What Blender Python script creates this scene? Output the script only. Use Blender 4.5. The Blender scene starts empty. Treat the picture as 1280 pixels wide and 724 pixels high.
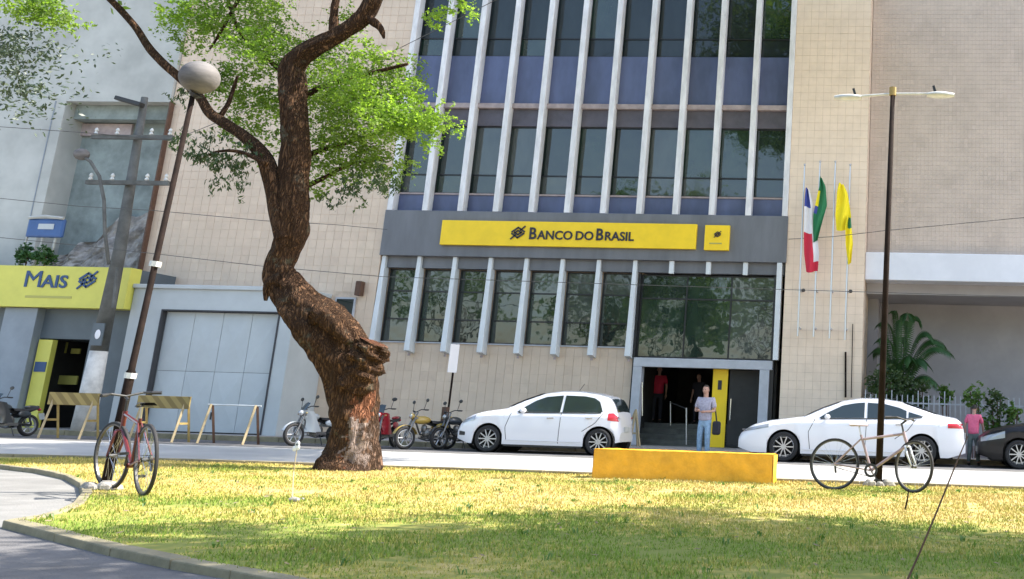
import bpy, math, random
import numpy as np
from mathutils import Vector, Matrix, noise
random.seed(7); rng = np.random.default_rng(7)
S = bpy.context.scene; COL = S.collection
PI = math.pi
# ------------------------------------------------------------------ camera (shift lens, 1280 px wide photo)
F = 1300.0; PX, PY, EYE = 1067.6, 207.0, 1.0
_up = Vector((1225-PX, -5100-PY, F)).normalized()
_x = -Vector((-17060-PX, -40-PY, F)); _x = (_x-_up*_x.dot(_up)).normalized()
_y = _up.cross(_x)
if _y.z < 0: _y = -_y
R = Matrix((_x, _y, _up))            # camera (right, down, forward) -> world
cr, cu, cb = R @ Vector((1,0,0)), R @ Vector((0,-1,0)), R @ Vector((0,0,-1))
cam = bpy.data.objects.new('camera', bpy.data.cameras.new('camera')); COL.objects.link(cam)
M4 = Matrix((cr, cu, cb)).transposed().to_4x4(); M4.translation = Vector((0,0,EYE)); cam.matrix_world = M4
cam.data.sensor_width = 36; cam.data.sensor_fit = 'HORIZONTAL'; cam.data.lens = 36*F/1280
cam.data.shift_x = -(PX-640)/1280; cam.data.shift_y = -(362-PY)/1280
cam.data.clip_end = 2000; cam.data.clip_start = 0.1; S.camera = cam
S.render.resolution_x = 1024; S.render.resolution_y = 579
# ------------------------------------------------------------------ light
SUN = Vector((0.60, 0.17, 0.78)).normalized()
w = bpy.data.worlds.new('World'); S.world = w; w.use_nodes = True
nt = w.node_tree; bg = nt.nodes['Background']; sky = nt.nodes.new('ShaderNodeTexSky')
sky.sky_type = 'NISHITA'; sky.sun_disc = False
sky.sun_elevation = math.asin(SUN.z); sky.sun_rotation = math.atan2(SUN.x, SUN.y)
sky.air_density = 1.2; sky.dust_density = 2.0
nt.links.new(sky.outputs[0], bg.inputs[0]); bg.inputs[1].default_value = 0.15
sl = bpy.data.lights.new('sun', 'SUN'); sl.energy = 4.2; sl.angle = math.radians(0.5); sl.color = (1, .95, .86)
so = bpy.data.objects.new('sun', sl); COL.objects.link(so); so.rotation_euler = SUN.to_track_quat('Z', 'Y').to_euler()
S.view_settings.view_transform = 'Standard'; S.view_settings.look = 'None'; S.view_settings.gamma = 1
S.view_settings.exposure = 1.6

# ------------------------------------------------------------------ measuring helpers: a pixel of the photo on a real plane
def at(px, py, Y):
    d = R @ Vector((px-PX, py-PY, F)); t = Y/d.y
    return Vector((d.x*t, Y, d.z*t+EYE))
def gr(px, py, z=0.0):
    d = R @ Vector((px-PX, py-PY, F)); t = (z-EYE)/d.z
    return Vector((d.x*t, d.y*t, z))
# ------------------------------------------------------------------ materials
def mat(name, col, rough=.6, var=.0, vs=4., bump=0., bs=60., metal=0., col2=None, stretch=(1,1,1), spec=.5, detail=4, coat=0, emis=0):
    m = bpy.data.materials.new(name); m.use_nodes = True; n = m.node_tree; b = n.nodes['Principled BSDF']
    b.inputs['Roughness'].default_value = rough; b.inputs['Metallic'].default_value = metal
    b.inputs['Specular IOR Level'].default_value = spec; b.inputs['Coat Weight'].default_value = coat
    c = (*col, 1)
    if emis: b.inputs['Emission Color'].default_value = c; b.inputs['Emission Strength'].default_value = emis
    b.inputs['Base Color'].default_value = c
    if var or bump or col2:
        tc = n.nodes.new('ShaderNodeNewGeometry'); mp = n.nodes.new('ShaderNodeMapping'); mp.inputs['Scale'].default_value = stretch
        n.links.new(tc.outputs['Position'], mp.inputs['Vector'])
        if var or col2:
            t = n.nodes.new('ShaderNodeTexNoise'); t.inputs['Scale'].default_value = vs; t.inputs['Detail'].default_value = detail; t.inputs['Roughness'].default_value = .65
            n.links.new(mp.outputs[0], t.inputs['Vector'])
            r = n.nodes.new('ShaderNodeValToRGB'); r.color_ramp.elements[0].position = .35; r.color_ramp.elements[1].position = .65
            lo = tuple(v*(1-var) for v in col); hi = col2 if col2 else tuple(min(1, v*(1+var)) for v in col)
            r.color_ramp.elements[0].color = (*lo, 1); r.color_ramp.elements[1].color = (*hi, 1)
            n.links.new(t.outputs['Fac'], r.inputs['Fac']); n.links.new(r.outputs[0], b.inputs['Base Color'])
        if bump:
            t = n.nodes.new('ShaderNodeTexNoise'); t.inputs['Scale'].default_value = bs; t.inputs['Detail'].default_value = 6
            n.links.new(mp.outputs[0], t.inputs['Vector'])
            bp = n.nodes.new('ShaderNodeBump'); bp.inputs['Strength'].default_value = bump; bp.inputs['Distance'].default_value = .02
            n.links.new(t.outputs['Fac'], bp.inputs['Height']); n.links.new(bp.outputs[0], b.inputs['Normal'])
    return m
def leafmat(name, c1, c2, trans=.45, vs=1.6):
    m = mat(name, c1, .5, col2=c2, vs=vs, var=.01, detail=6); n = m.node_tree; b = n.nodes['Principled BSDF']
    tr = n.nodes.new('ShaderNodeBsdfTranslucent'); mx = n.nodes.new('ShaderNodeMixShader'); mx.inputs[0].default_value = trans
    src = b.inputs['Base Color'].links[0].from_socket
    g = n.nodes.new('ShaderNodeMix'); g.data_type = 'RGBA'; g.blend_type = 'MULTIPLY'; g.inputs[0].default_value = 1
    n.links.new(src, g.inputs[6]); g.inputs[7].default_value = (1.6, 1.9, .7, 1)
    n.links.new(g.outputs[2], tr.inputs[0]); n.links.new(b.outputs[0], mx.inputs[1]); n.links.new(tr.outputs[0], mx.inputs[2])
    n.links.new(mx.outputs[0], n.nodes['Material Output'].inputs[0]); return m
K = {}
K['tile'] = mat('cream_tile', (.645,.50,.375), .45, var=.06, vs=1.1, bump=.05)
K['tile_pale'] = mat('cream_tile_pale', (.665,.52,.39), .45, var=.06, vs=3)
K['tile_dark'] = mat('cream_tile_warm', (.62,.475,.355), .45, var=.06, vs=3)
K['tile_golden'] = mat('golden_cream_tile', (.80,.635,.485), .45, var=.05, vs=2)  # the right pier has its own brighter tile
K['grout'] = mat('grout', (.62,.48,.36), .9, var=.15, vs=5)
K['fin'] = mat('fin_paint', (.72,.70,.70), .55, var=.13, vs=5, stretch=(1,1,.3))
K['finlow'] = mat('lower_fin_paint', (.66,.68,.69), .5, var=.08, vs=2.5, stretch=(1,1,.3))
K['fascia'] = mat('grey_fascia', (.145,.148,.16), .5, var=.16, vs=1.6, stretch=(1,1,.22), detail=9)
K['blue'] = mat('blue_panel', (.086,.104,.195), .4, var=.22, vs=1.1, stretch=(1,1,.4))
K['ledge'] = mat('pinkish_ledge', (.36,.29,.28), .7, var=.2, vs=3)
K['purple'] = mat('shaded_soffit_grey', (.10,.09,.11), .6, var=.2, vs=2)
K['black'] = mat('black_metal', (.012,.012,.014), .4)
K['yellow'] = mat('sign_yellow', (.90,.60,.01), .45, var=.05, vs=2)
K['ink'] = mat('sign_ink', (.02,.018,.03), .5)
K['frame'] = mat('grey_aluminium', (.45,.46,.49), .45, var=.08, vs=3)
K['white'] = mat('white_paint', (.62,.64,.64), .65, var=.08, vs=.6, bump=.1, bs=10)
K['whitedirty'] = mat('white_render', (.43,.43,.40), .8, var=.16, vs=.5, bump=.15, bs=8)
K['garage'] = mat('pale_blue_paint', (.47,.495,.50), .6, var=.07, vs=.8, bump=.1, bs=10)
K['gdoor'] = mat('garage_door_paint', (.47,.50,.51), .5, var=.06, vs=.9)
K['darkline'] = mat('dark_joint', (.05,.05,.055), .8)
K['slate'] = mat('slate_paint', (.085,.105,.12), .5, var=.1, vs=1.5)
K['greypier'] = mat('grey_pier', (.23,.26,.29), .6, var=.1, vs=1.2)
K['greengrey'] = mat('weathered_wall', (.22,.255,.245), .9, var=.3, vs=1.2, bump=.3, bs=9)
K['maisyellow'] = mat('mais_yellow', (.60,.56,.10), .5, var=.07, vs=1.2)
K['maisblue'] = mat('mais_blue', (.02,.06,.16), .5)
K['olive'] = mat('olive_ink', (.40,.37,.09), .5)
K['signblue'] = mat('blue_sign', (.03,.09,.25), .4, var=.1, vs=3)
K['rock'] = mat('rubble', (.30,.27,.24), .95, var=.45, vs=3, bump=.8, bs=7)
K['brown'] = mat('brown_tile', (.53,.43,.355), .6, var=.08, vs=1.5)
K['mauve'] = mat('mauve_render', (.38,.36,.37), .75, var=.08, vs=.7)
K['ledgewhite'] = mat('white_ledge', (.72,.72,.76), .6, var=.05, vs=1)
K['metal'] = mat('steel', (.5,.5,.52), .3, metal=.9)
K['pole'] = mat('brown_pole', (.016,.010,.008), .85, var=.35, vs=6, bump=.2, spec=.12)
K['lamp'] = mat('lamp_head', (.55,.55,.52), .4, var=.1, vs=8)
K['globe'] = mat('frosted_globe', (.135,.125,.12), .9, var=.28, vs=3, stretch=(1,1,4))
K['conc'] = mat('pole_concrete', (.10,.10,.092), .9, var=.25, vs=3, bump=.3, bs=30)
K['polewhite'] = mat('whitewash', (.55,.53,.50), .9, var=.2, vs=3, bump=.2)
K['asph'] = mat('parking_asphalt', (.115,.11,.11), .9, var=.25, vs=1.5, bump=.4, bs=90)
K['road'] = mat('concrete_road', (.40,.39,.38), .85, var=.12, vs=.5, bump=.25, bs=50, detail=8)
K['side'] = mat('pavement', (.27,.25,.23), .85, var=.2, vs=1.2, bump=.3, bs=40)
K['kerb'] = mat('kerb_stone', (.22,.19,.12), .9, var=.2, vs=3, bump=.4, bs=30)
K['path'] = mat('park_path', (.19,.185,.175), .9, var=.22, vs=1.1, bump=.4, bs=40, detail=8)
K['earth'] = mat('earth', (.20,.15,.09), .95, var=.25, vs=2)
K['yblock'] = mat('yellow_block_paint', (.74,.37,.02), .6, var=.16, vs=3.5, bump=.5, bs=14, detail=9)
K['wood'] = mat('yellow_wood', (.34,.24,.08), .7, var=.15, vs=8)
K['woodpale'] = mat('pale_wood', (.36,.28,.16), .7, var=.15, vs=8)
K['wooddark'] = mat('brown_wood', (.10,.05,.03), .7, var=.2, vs=8)
K['carwhite'] = mat('white_car_paint', (.74,.73,.76), .25, spec=.5, coat=.6)
K['carblack'] = mat('black_car_paint', (.006,.006,.008), .35, coat=.15, spec=.3)
K['carglass'] = mat('car_glass', (.025,.035,.035), .05, spec=.8)
K['tyre'] = mat('tyre', (.018,.017,.018), .8)
K['bikerim'] = mat('bike_rim', (.10,.10,.10), .4, metal=.6)
K['rim'] = mat('alloy_rim', (.48,.48,.5), .3, metal=.75)
K['well'] = mat('wheel_well', (.008,.008,.008), .9)
K['plastic'] = mat('black_plastic', (.02,.02,.02), .5)
K['headl'] = mat('headlight_glass', (.35,.36,.38), .12, metal=.4, coat=.5)
K['taill'] = mat('taillight', (.45,.01,.02), .2, coat=.5)
K['chrome'] = mat('chrome', (.6,.6,.62), .15, metal=1)
K['skin'] = mat('skin', (.42,.24,.18), .55, var=.06, vs=20)
K['shirt'] = mat('pale_checked_shirt', (.36,.34,.42), .85, var=.18, vs=30, bump=.9, bs=16)
K['jeans'] = mat('pale_jeans', (.24,.36,.50), .9, var=.2, vs=14, bump=.9, bs=16)
K['shoe'] = mat('shoe', (.03,.025,.02), .6)
K['hairgrey'] = mat('grey_hair', (.25,.24,.24), .8)
K['hairdark'] = mat('dark_hair', (.02,.015,.012), .7)
K['redshirt'] = mat('red_shirt', (.50,.02,.06), .8, var=.1, vs=6, bump=.9, bs=16)
K['darkcloth'] = mat('dark_cloth', (.02,.02,.028), .85)
K['pink'] = mat('pink_shirt', (.75,.14,.24), .8, var=.1, vs=8, bump=.9, bs=16)
K['khaki'] = mat('green_grey_cloth', (.14,.18,.17), .85, var=.15, vs=8)
K['redpaint'] = mat('red_frame_paint', (.10,.010,.013), .35, coat=.4)
K['bikeframe'] = mat('faded_pink_frame', (.32,.24,.25), .4, var=.2, vs=9)
K['mred'] = mat('red_moto_paint', (.30,.015,.025), .3, coat=.5)
K['myel'] = mat('yellow_moto_paint', (.40,.27,.06), .35, coat=.3)
K['mwhite'] = mat('white_moto_paint', (.5,.52,.54), .3, coat=.5)
K['mdark'] = mat('dark_moto_paint', (.03,.035,.04), .3, coat=.5)
K['seat'] = mat('vinyl_seat', (.02,.02,.022), .6)
K['engine'] = mat('engine_metal', (.16,.155,.15), .4, metal=.7, var=.2, vs=20)
K['fwhite'] = mat('flag_white', (.72,.70,.72), .8)
K['fred'] = mat('flag_red', (.55,.02,.05), .8)
K['fblue'] = mat('flag_blue', (.05,.07,.30), .8)
K['fgreen'] = mat('flag_green', (.015,.16,.06), .8)
K['fyellow'] = mat('flag_yellow', (.85,.68,.01), .8)
K['wire'] = mat('cable', (.09,.085,.08), .7)
K['stone'] = mat('stone', (.28,.26,.23), .95, var=.3, vs=9, bump=.5)
K['dark'] = mat('dark_interior', (.030,.028,.024), .8, var=.3, vs=1)
K['floorin'] = mat('interior_floor', (.10,.10,.085), .35, var=.3, vs=3)
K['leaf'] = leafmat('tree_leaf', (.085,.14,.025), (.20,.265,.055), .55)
K['leafbright'] = leafmat('sunny_leaf', (.15,.235,.035), (.26,.34,.075), .55)  # lighter copy of the crown leaf, sunlight put into the colour
K['leafshade'] = leafmat('backlit_leaf', (.03,.05,.03), (.06,.085,.05), .15)  # leaf colour darkened to look backlit
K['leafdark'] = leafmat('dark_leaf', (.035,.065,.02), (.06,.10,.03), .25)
K['palm'] = leafmat('palm_leaf', (.02,.065,.02), (.045,.12,.03), .2)
K['shrub'] = leafmat('shrub_leaf', (.05,.12,.02), (.12,.2,.04), .3)
# bark: brown with grey lichen patches
def barkmat(name, dark, mid, lichen, lth=.58):
    m = bpy.data.materials.new(name); m.use_nodes = True; n = m.node_tree; b = n.nodes['Principled BSDF']; b.inputs['Roughness'].default_value = .95; b.inputs['Specular IOR Level'].default_value = .2
    N = n.nodes.new; Lk = n.links.new
    g = N('ShaderNodeNewGeometry'); mp = N('ShaderNodeMapping'); mp.inputs['Scale'].default_value = (1,1,.22); Lk(g.outputs['Position'], mp.inputs[0])
    ns = N('ShaderNodeTexNoise'); ns.inputs['Scale'].default_value = 7; ns.inputs['Detail'].default_value = 8; Lk(mp.outputs[0], ns.inputs[0])
    mx = N('ShaderNodeMix'); mx.data_type = 'VECTOR'; mx.inputs[0].default_value = .30; Lk(mp.outputs[0], mx.inputs[4]); Lk(ns.outputs['Color'], mx.inputs[5])
    vo = N('ShaderNodeTexVoronoi'); vo.feature = 'DISTANCE_TO_EDGE'; vo.inputs['Scale'].default_value = 24; Lk(mx.outputs[1], vo.inputs['Vector'])
    cr_ = N('ShaderNodeMapRange'); cr_.inputs[1].default_value = 0; cr_.inputs[2].default_value = .30; Lk(vo.outputs['Distance'], cr_.inputs[0])
    c1 = N('ShaderNodeMix'); c1.data_type = 'RGBA'; c1.inputs[6].default_value = (*dark,1); c1.inputs[7].default_value = (*mid,1)
    ml = N('ShaderNodeMath'); ml.operation = 'MULTIPLY'; Lk(cr_.outputs[0], ml.inputs[0]); Lk(ns.outputs['Fac'], ml.inputs[1]); m2 = N('ShaderNodeMath'); m2.operation = 'MULTIPLY'; m2.inputs[1].default_value = 1.5; m2.use_clamp = True; Lk(ml.outputs[0], m2.inputs[0]); Lk(m2.outputs[0], c1.inputs[0])
    ln_ = N('ShaderNodeTexNoise'); ln_.inputs['Scale'].default_value = 2.6; ln_.inputs['Detail'].default_value = 9; ln_.inputs['Roughness'].default_value = .7; Lk(g.outputs['Position'], ln_.inputs[0])
    lr = N('ShaderNodeMapRange'); lr.inputs[1].default_value = lth; lr.inputs[2].default_value = lth+.08; Lk(ln_.outputs['Fac'], lr.inputs[0]); l2 = N('ShaderNodeMath'); l2.operation = 'MULTIPLY'; l2.inputs[1].default_value = .7; Lk(lr.outputs[0], l2.inputs[0])
    c2 = N('ShaderNodeMix'); c2.data_type = 'RGBA'; Lk(l2.outputs[0], c2.inputs[0]); Lk(c1.outputs[2], c2.inputs[6]); c2.inputs[7].default_value = (*lichen,1); Lk(c2.outputs[2], b.inputs['Base Color'])
    bp = N('ShaderNodeBump'); bp.inputs['Strength'].default_value = 1; bp.inputs['Distance'].default_value = .035; ad = N('ShaderNodeMath'); Lk(cr_.outputs[0], ad.inputs[0]); Lk(ns.outputs['Fac'], ad.inputs[1]); Lk(ad.outputs[0], bp.inputs['Height']); Lk(bp.outputs[0], b.inputs['Normal'])
    return m
K['bark'] = barkmat('bark', (.030,.015,.008), (.165,.088,.046), (.13,.125,.09))
# red scar wood & pale bark
K['scar'] = barkmat('scar_wood', (.08,.028,.013), (.32,.14,.075), (.34,.24,.18), .56)
K['barkpale'] = barkmat('pale_bark', (.035,.02,.012), (.17,.10,.065), (.34,.27,.24), .50)
# architectural glass: dark tinted pane, gently wavy
def glassmat(name, c, wav=.03, ior=1.75):
    m = mat(name, c, .03, spec=.5, var=.25, vs=.9, stretch=(1,1,.35)); n = m.node_tree; b = n.nodes['Principled BSDF']; b.inputs['IOR'].default_value = ior
    g = n.nodes.new('ShaderNodeNewGeometry'); t = n.nodes.new('ShaderNodeTexNoise'); t.inputs['Scale'].default_value = 1.3; t.inputs['Detail'].default_value = 2
    bp = n.nodes.new('ShaderNodeBump'); bp.inputs['Strength'].default_value = wav; bp.inputs['Distance'].default_value = .3
    n.links.new(g.outputs['Position'], t.inputs['Vector']); n.links.new(t.outputs['Fac'], bp.inputs['Height']); n.links.new(bp.outputs[0], b.inputs['Normal'])
    return m
K['glass'] = glassmat('tinted_glass', (.016,.026,.022), .035)
K['glassup'] = glassmat('upper_tinted_glass', (.024,.032,.034), .03, 1.5)
GV = {'glass': ['glass', 'glass_b', 'glass_c'], 'glassup': ['glassup', 'glass_b', 'glassup']}
K['glass_b'] = glassmat('green_tinted_glass', (.020,.036,.026), .05); K['glass_c'] = glassmat('hazy_glass', (.050,.060,.054), .04)
# grass material
def grassmat(name, a, b_, c, sc):
    m = mat(name, a, .9); n = m.node_tree; b = n.nodes['Principled BSDF']
    g = n.nodes.new('ShaderNodeNewGeometry')
    t = n.nodes.new('ShaderNodeTexNoise'); t.inputs['Scale'].default_value = .55; t.inputs['Detail'].default_value = 5; n.links.new(g.outputs['Position'], t.inputs[0])
    u = n.nodes.new('ShaderNodeTexNoise'); u.inputs['Scale'].default_value = sc; u.inputs['Detail'].default_value = 3; n.links.new(g.outputs['Position'], u.inputs[0])
    ad = n.nodes.new('ShaderNodeMath'); ad.operation = 'MULTIPLY_ADD'; n.links.new(u.outputs['Fac'], ad.inputs[0]); ad.inputs[1].default_value = .9
    n.links.new(t.outputs['Fac'], ad.inputs[2])
    r = n.nodes.new('ShaderNodeValToRGB'); e = r.color_ramp.elements
    e[0].position = .72; e[0].color = (*a, 1); e[1].position = 1.15 if False else 1.0; e[1].color = (*c, 1); x = e.new(.88); x.color = (*b_, 1)
    # nearer grass is greener, with its shade deepened in the colour
    sp = n.nodes.new('ShaderNodeSeparateXYZ'); n.links.new(g.outputs['Position'], sp.inputs[0])
    mr = n.nodes.new('ShaderNodeMapRange'); mr.inputs[1].default_value = 12.5; mr.inputs[2].default_value = 7.5; mr.inputs[3].default_value = 0; mr.inputs[4].default_value = -.23; n.links.new(sp.outputs[1], mr.inputs[0])
    a2 = n.nodes.new('ShaderNodeMath'); n.links.new(ad.outputs[0], a2.inputs[0]); n.links.new(mr.outputs[0], a2.inputs[1])
    n.links.new(a2.outputs[0], r.inputs[0]); n.links.new(r.outputs[0], b.inputs['Base Color']); return m
K['grass'] = grassmat('dry_mown_grass', (.17,.25,.03), (.39,.34,.075), (.53,.42,.15), 14)
K['turf'] = grassmat('turf', (.17,.19,.03), (.33,.28,.06), (.42,.32,.12), 6)

# ------------------------------------------------------------------ mesh builder
class MB:
    def __init__(s): s.v = []; s.f = []; s.m = []; s.mi = 0
    def add(s, vs, fs):
        o = len(s.v); s.v += [tuple(p) for p in vs]; s.f += [tuple(i+o for i in f) for f in fs]; s.m += [s.mi]*len(fs); return s
    def box(s, x0, x1, y0, y1, z0, z1):
        return s.add([(x0,y0,z0),(x1,y0,z0),(x1,y1,z0),(x0,y1,z0),(x0,y0,z1),(x1,y0,z1),(x1,y1,z1),(x0,y1,z1)],
              [(0,3,2,1),(4,5,6,7),(0,1,5,4),(1,2,6,5),(2,3,7,6),(3,0,4,7)])
    def obox(s, c, ax, hx, hy, hz, up=Vector((0,0,1))):
        ax = Vector(ax).normalized(); sd = up.cross(ax)
        if sd.length < 1e-4: sd = Vector((0,1,0))
        sd.normalize(); u = ax.cross(sd); c = Vector(c); vs = []
        for k in (-1,1):
            for a, b in ((-1,-1),(1,-1),(1,1),(-1,1)): vs.append(c+ax*hx*a+sd*hy*b+u*hz*k)
        return s.add(vs, [(0,3,2,1),(4,5,6,7),(0,1,5,4),(1,2,6,5),(2,3,7,6),(3,0,4,7)])
    def tube(s, pts, r, n=8, cap=True, fn=None):
        pts = [Vector(p) for p in pts]; N = len(pts)
        if not hasattr(r, '__len__'): r = [r]*N
        vs = []; prev = None
        for i, p in enumerate(pts):
            t = (pts[min(i+1,N-1)]-pts[max(i-1,0)]).normalized()
            if prev is None:
                a = Vector((0,1,0)) if abs(t.y) < .9 else Vector((1,0,0)); u = (a-t*a.dot(t)).normalized()
            else: u = (prev-t*prev.dot(t)).normalized()
            prev = u; v = t.cross(u)
            for k in range(n):
                an = 2*PI*k/n; rr = r[i]*(fn(i/(N-1), an) if fn else 1)
                vs.append(p+(u*math.cos(an)+v*math.sin(an))*rr)
        fs = [(i*n+k, i*n+(k+1)%n, (i+1)*n+(k+1)%n, (i+1)*n+k) for i in range(N-1) for k in range(n)]
        if cap: fs += [tuple(range(n-1,-1,-1)), tuple((N-1)*n+k for k in range(n))]
        return s.add(vs, fs)
    def lathe(s, prof, c=(0,0,0), axis='z', n=24, closed=False):
        vs = []; c = Vector(c)
        for (r, h) in prof:
            for k in range(n):
                a = 2*PI*k/n
                p = {'z': (r*math.cos(a), r*math.sin(a), h), 'y': (r*math.cos(a), h, r*math.sin(a)), 'x': (h, r*math.cos(a), r*math.sin(a))}[axis]
                vs.append(c+Vector(p))
        m_ = len(prof); fs = [(i*n+k, i*n+(k+1)%n, ((i+1)%m_)*n+(k+1)%n, ((i+1)%m_)*n+k) for i in range(m_ if closed else m_-1) for k in range(n)]
        return s.add(vs, fs)
    def ell(s, c, rx, ry, rz, nu=14, nv=9, fn=None):
        c = Vector(c); vs = []
        for j in range(nv+1):
            th = PI*j/nv
            for k in range(nu):
                a = 2*PI*k/nu; d = Vector((math.sin(th)*math.cos(a), math.sin(th)*math.sin(a), math.cos(th)))
                q = fn(d) if fn else 1
                vs.append(c+Vector((d.x*rx, d.y*ry, d.z*rz))*q)
        return s.add(vs, [(j*nu+k, (j+1)*nu+k, (j+1)*nu+(k+1)%nu, j*nu+(k+1)%nu) for j in range(nv) for k in range(nu)])
    def grid(s, P):   # P: rows of points
        a, b = len(P), len(P[0])
        return s.add([p for row in P for p in row], [(i*b+j, i*b+j+1, (i+1)*b+j+1, (i+1)*b+j) for i in range(a-1) for j in range(b-1)])
    def build(s, name, mats, parent=None, smooth=False, bevel=0, world=False, loc=None):
        me = bpy.data.meshes.new(name); me.from_pydata(s.v, [], s.f)
        for q in (mats if isinstance(mats, (list, tuple)) else [mats]): me.materials.append(K[q] if isinstance(q, str) else q)
        me.polygons.foreach_set('material_index', s.m)
        if smooth: me.polygons.foreach_set('use_smooth', [True]*len(s.f))
        me.update(); me.validate()
        o = bpy.data.objects.new(name, me); COL.objects.link(o)
        if smooth == 'auto':
            md = o.modifiers.new('split', 'EDGE_SPLIT'); md.split_angle = math.radians(38)
        if bevel:
            b = o.modifiers.new('bevel', 'BEVEL'); b.width = bevel; b.segments = 2; b.limit_method = 'ANGLE'
        if parent:
            o.parent = parent
            if world:
                off = Vector((0,0,0)); q = parent
                while q: off += q.location; q = q.parent
                o.location = -off
        if loc is not None: o.location = loc
        return o
def empty(name, loc, label, cat, group=None, rz=0):
    o = bpy.data.objects.new(name, None); COL.objects.link(o); o.location = loc; o.rotation_euler.z = rz
    return tag(o, label, cat, group)
def tag(o, label, cat, group=None):
    o['label'] = label; o['category'] = cat
    if group: o['group'] = group
    return o
def struct(o): o['kind'] = 'structure'; return o
def stuff(o): o['kind'] = 'stuff'; return o
def copy_tree(o, parent=None):
    c = o.copy(); COL.objects.link(c)
    if parent: c.parent = parent
    for ch in list(o.children): copy_tree(ch, c)
    return c
def flat(name, pts, z, m, th=None):
    b = MB(); n_ = len(pts)
    if th is None: b.add([(p[0], p[1], z) for p in pts], [tuple(range(n_))])
    else:
        b.add([(p[0], p[1], z) for p in pts]+[(p[0], p[1], z-th) for p in pts], [tuple(range(n_))]+[(i, i+n_, (i+1) % n_+n_, (i+1) % n_) for i in range(n_)])
    return b.build(name, m)
def text_mesh(s, size, mt, ext=.01, sx=1., bold=.0, name='lettering', parent=None, pos=(0,0,0)):
    cu_ = bpy.data.curves.new('t', 'FONT'); cu_.body = s; cu_.size = size; cu_.extrude = ext; cu_.offset = bold; cu_.resolution_u = 3
    cu_.align_x = 'LEFT'
    o = bpy.data.objects.new('t', cu_); COL.objects.link(o)
    dg = bpy.context.evaluated_depsgraph_get(); me = bpy.data.meshes.new_from_object(o.evaluated_get(dg)); bpy.data.objects.remove(o)
    vs = [v.co.copy() for v in me.vertices]; xm = max(v.x for v in vs)
    for v in me.vertices: v.co = Vector((v.co.x*sx, -v.co.z, v.co.y))
    return me, xm*sx
def lettering(parts, mt, parent, x, y, z, name='lettering'):
    """parts: (string, size, xscale); joined along x into one mesh, facing -Y"""
    b = MB(); cx = x
    for s, size, sx in parts:
        if s == ' ': cx += size; continue
        me, wd = text_mesh(s, size, mt, .012, sx, 0 if s == 'M' else size*.020)
        b.add([(v.co.x+cx, v.co.y+y, v.co.z+z) for v in me.vertices], [tuple(p.vertices) for p in me.polygons])
        cx += wd+.03
    o = b.build(name, mt, parent, world=True); return o, cx

# ================================================================== SETTING: ground
struct(flat('ground', [(-400,-200),(400,-200),(400,600),(-400,600)], -.012, 'earth'))
struct(flat('road', [(-120,15.2),(120,15.2),(120,24.15),(-120,24.15)], -.004, 'road'))
struct(flat('parking_lane', [(-120,24.152),(120,24.152),(120,27.3),(-120,27.3)], -.002, 'asph'))
b = MB(); random.seed(3)
x = -60.
while x < 30:
    L = 1.0; b.box(x+.006, x+L-.006, 27.3, 27.46, -.05, .13+random.uniform(-.004,.004)); x += L
struct(b.build('kerb', 'kerb', bevel=.012))
struct(MB().box(-120,120,27.462,31.2,-.05,.125).build('pavement', 'side'))
b = MB(); b.box(-120,120,24.0,24.14,-.01,.004)
# lane gutter strip between the pale lane and the parking
struct(b.build('gutter_strip', 'path'))
# park: path, lawn island
kp = [gr(520,768), gr(300,724), gr(225,711), gr(150,695), gr(80,677), gr(14,660)]
inner = [gr(50,654), gr(78,646), gr(97,636), gr(108,622), gr(104,610), gr(86,600), gr(50,592), gr(0,586), gr(-80,578)]
struct(flat('park_path', [(-60,4),(-2,4)]+[(p.x,p.y) for p in [gr(300,724)]][:0]+[(-2.0,15.2),(-60,15.2)], 0.0, 'path'))
far = [(-16.5,15.9),(-13.5,16.55),(-10,16.75),(0,16.80),(14,16.8),(14,1.0),(-1.2,1.0)]
lawn_poly = [(p.x,p.y) for p in kp+inner]+far
road2 = [(gr(300,724).x, gr(300,724).y)]
lawn = struct(flat('lawn', lawn_poly, .045, 'turf', .08))
# near street below the kerb on the left
struct(flat('street', [(-40,1)]+[(-1.2,1.0)]+[(p.x,p.y) for p in kp]+[(-40,gr(14,660).y+3)], .004, 'asph'))
def ribbon(name, pts, wd, h, m, seg=.9):
    b = MB(); P = [Vector((p.x,p.y,0)) if hasattr(p,'x') else Vector((p[0],p[1],0)) for p in pts]
    dens = []
    for a, c in zip(P[:-1], P[1:]):
        k = max(1, round((c-a).length/seg))
        for i in range(k): dens.append((a.lerp(c, i/k), a.lerp(c, (i+1)/k)))
    for a, c in dens:
        d = (c-a); L = d.length; d.normalize(); b.obox((a+c)/2+Vector((0,0,h/2-.02)), d, L/2-.004, wd/2, h/2+.02+random.uniform(-.003,.003))
    return b.build(name, m, bevel=.01)
struct(ribbon('lawn_kerb', kp, .13, .06, 'kerb'))
struct(ribbon('path_edging', kp[-1:]+inner, .09, .06, 'kerb', .5))
struct(ribbon('street_kerb', far[:5], .14, .09, 'kerb', 1.0))
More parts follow.
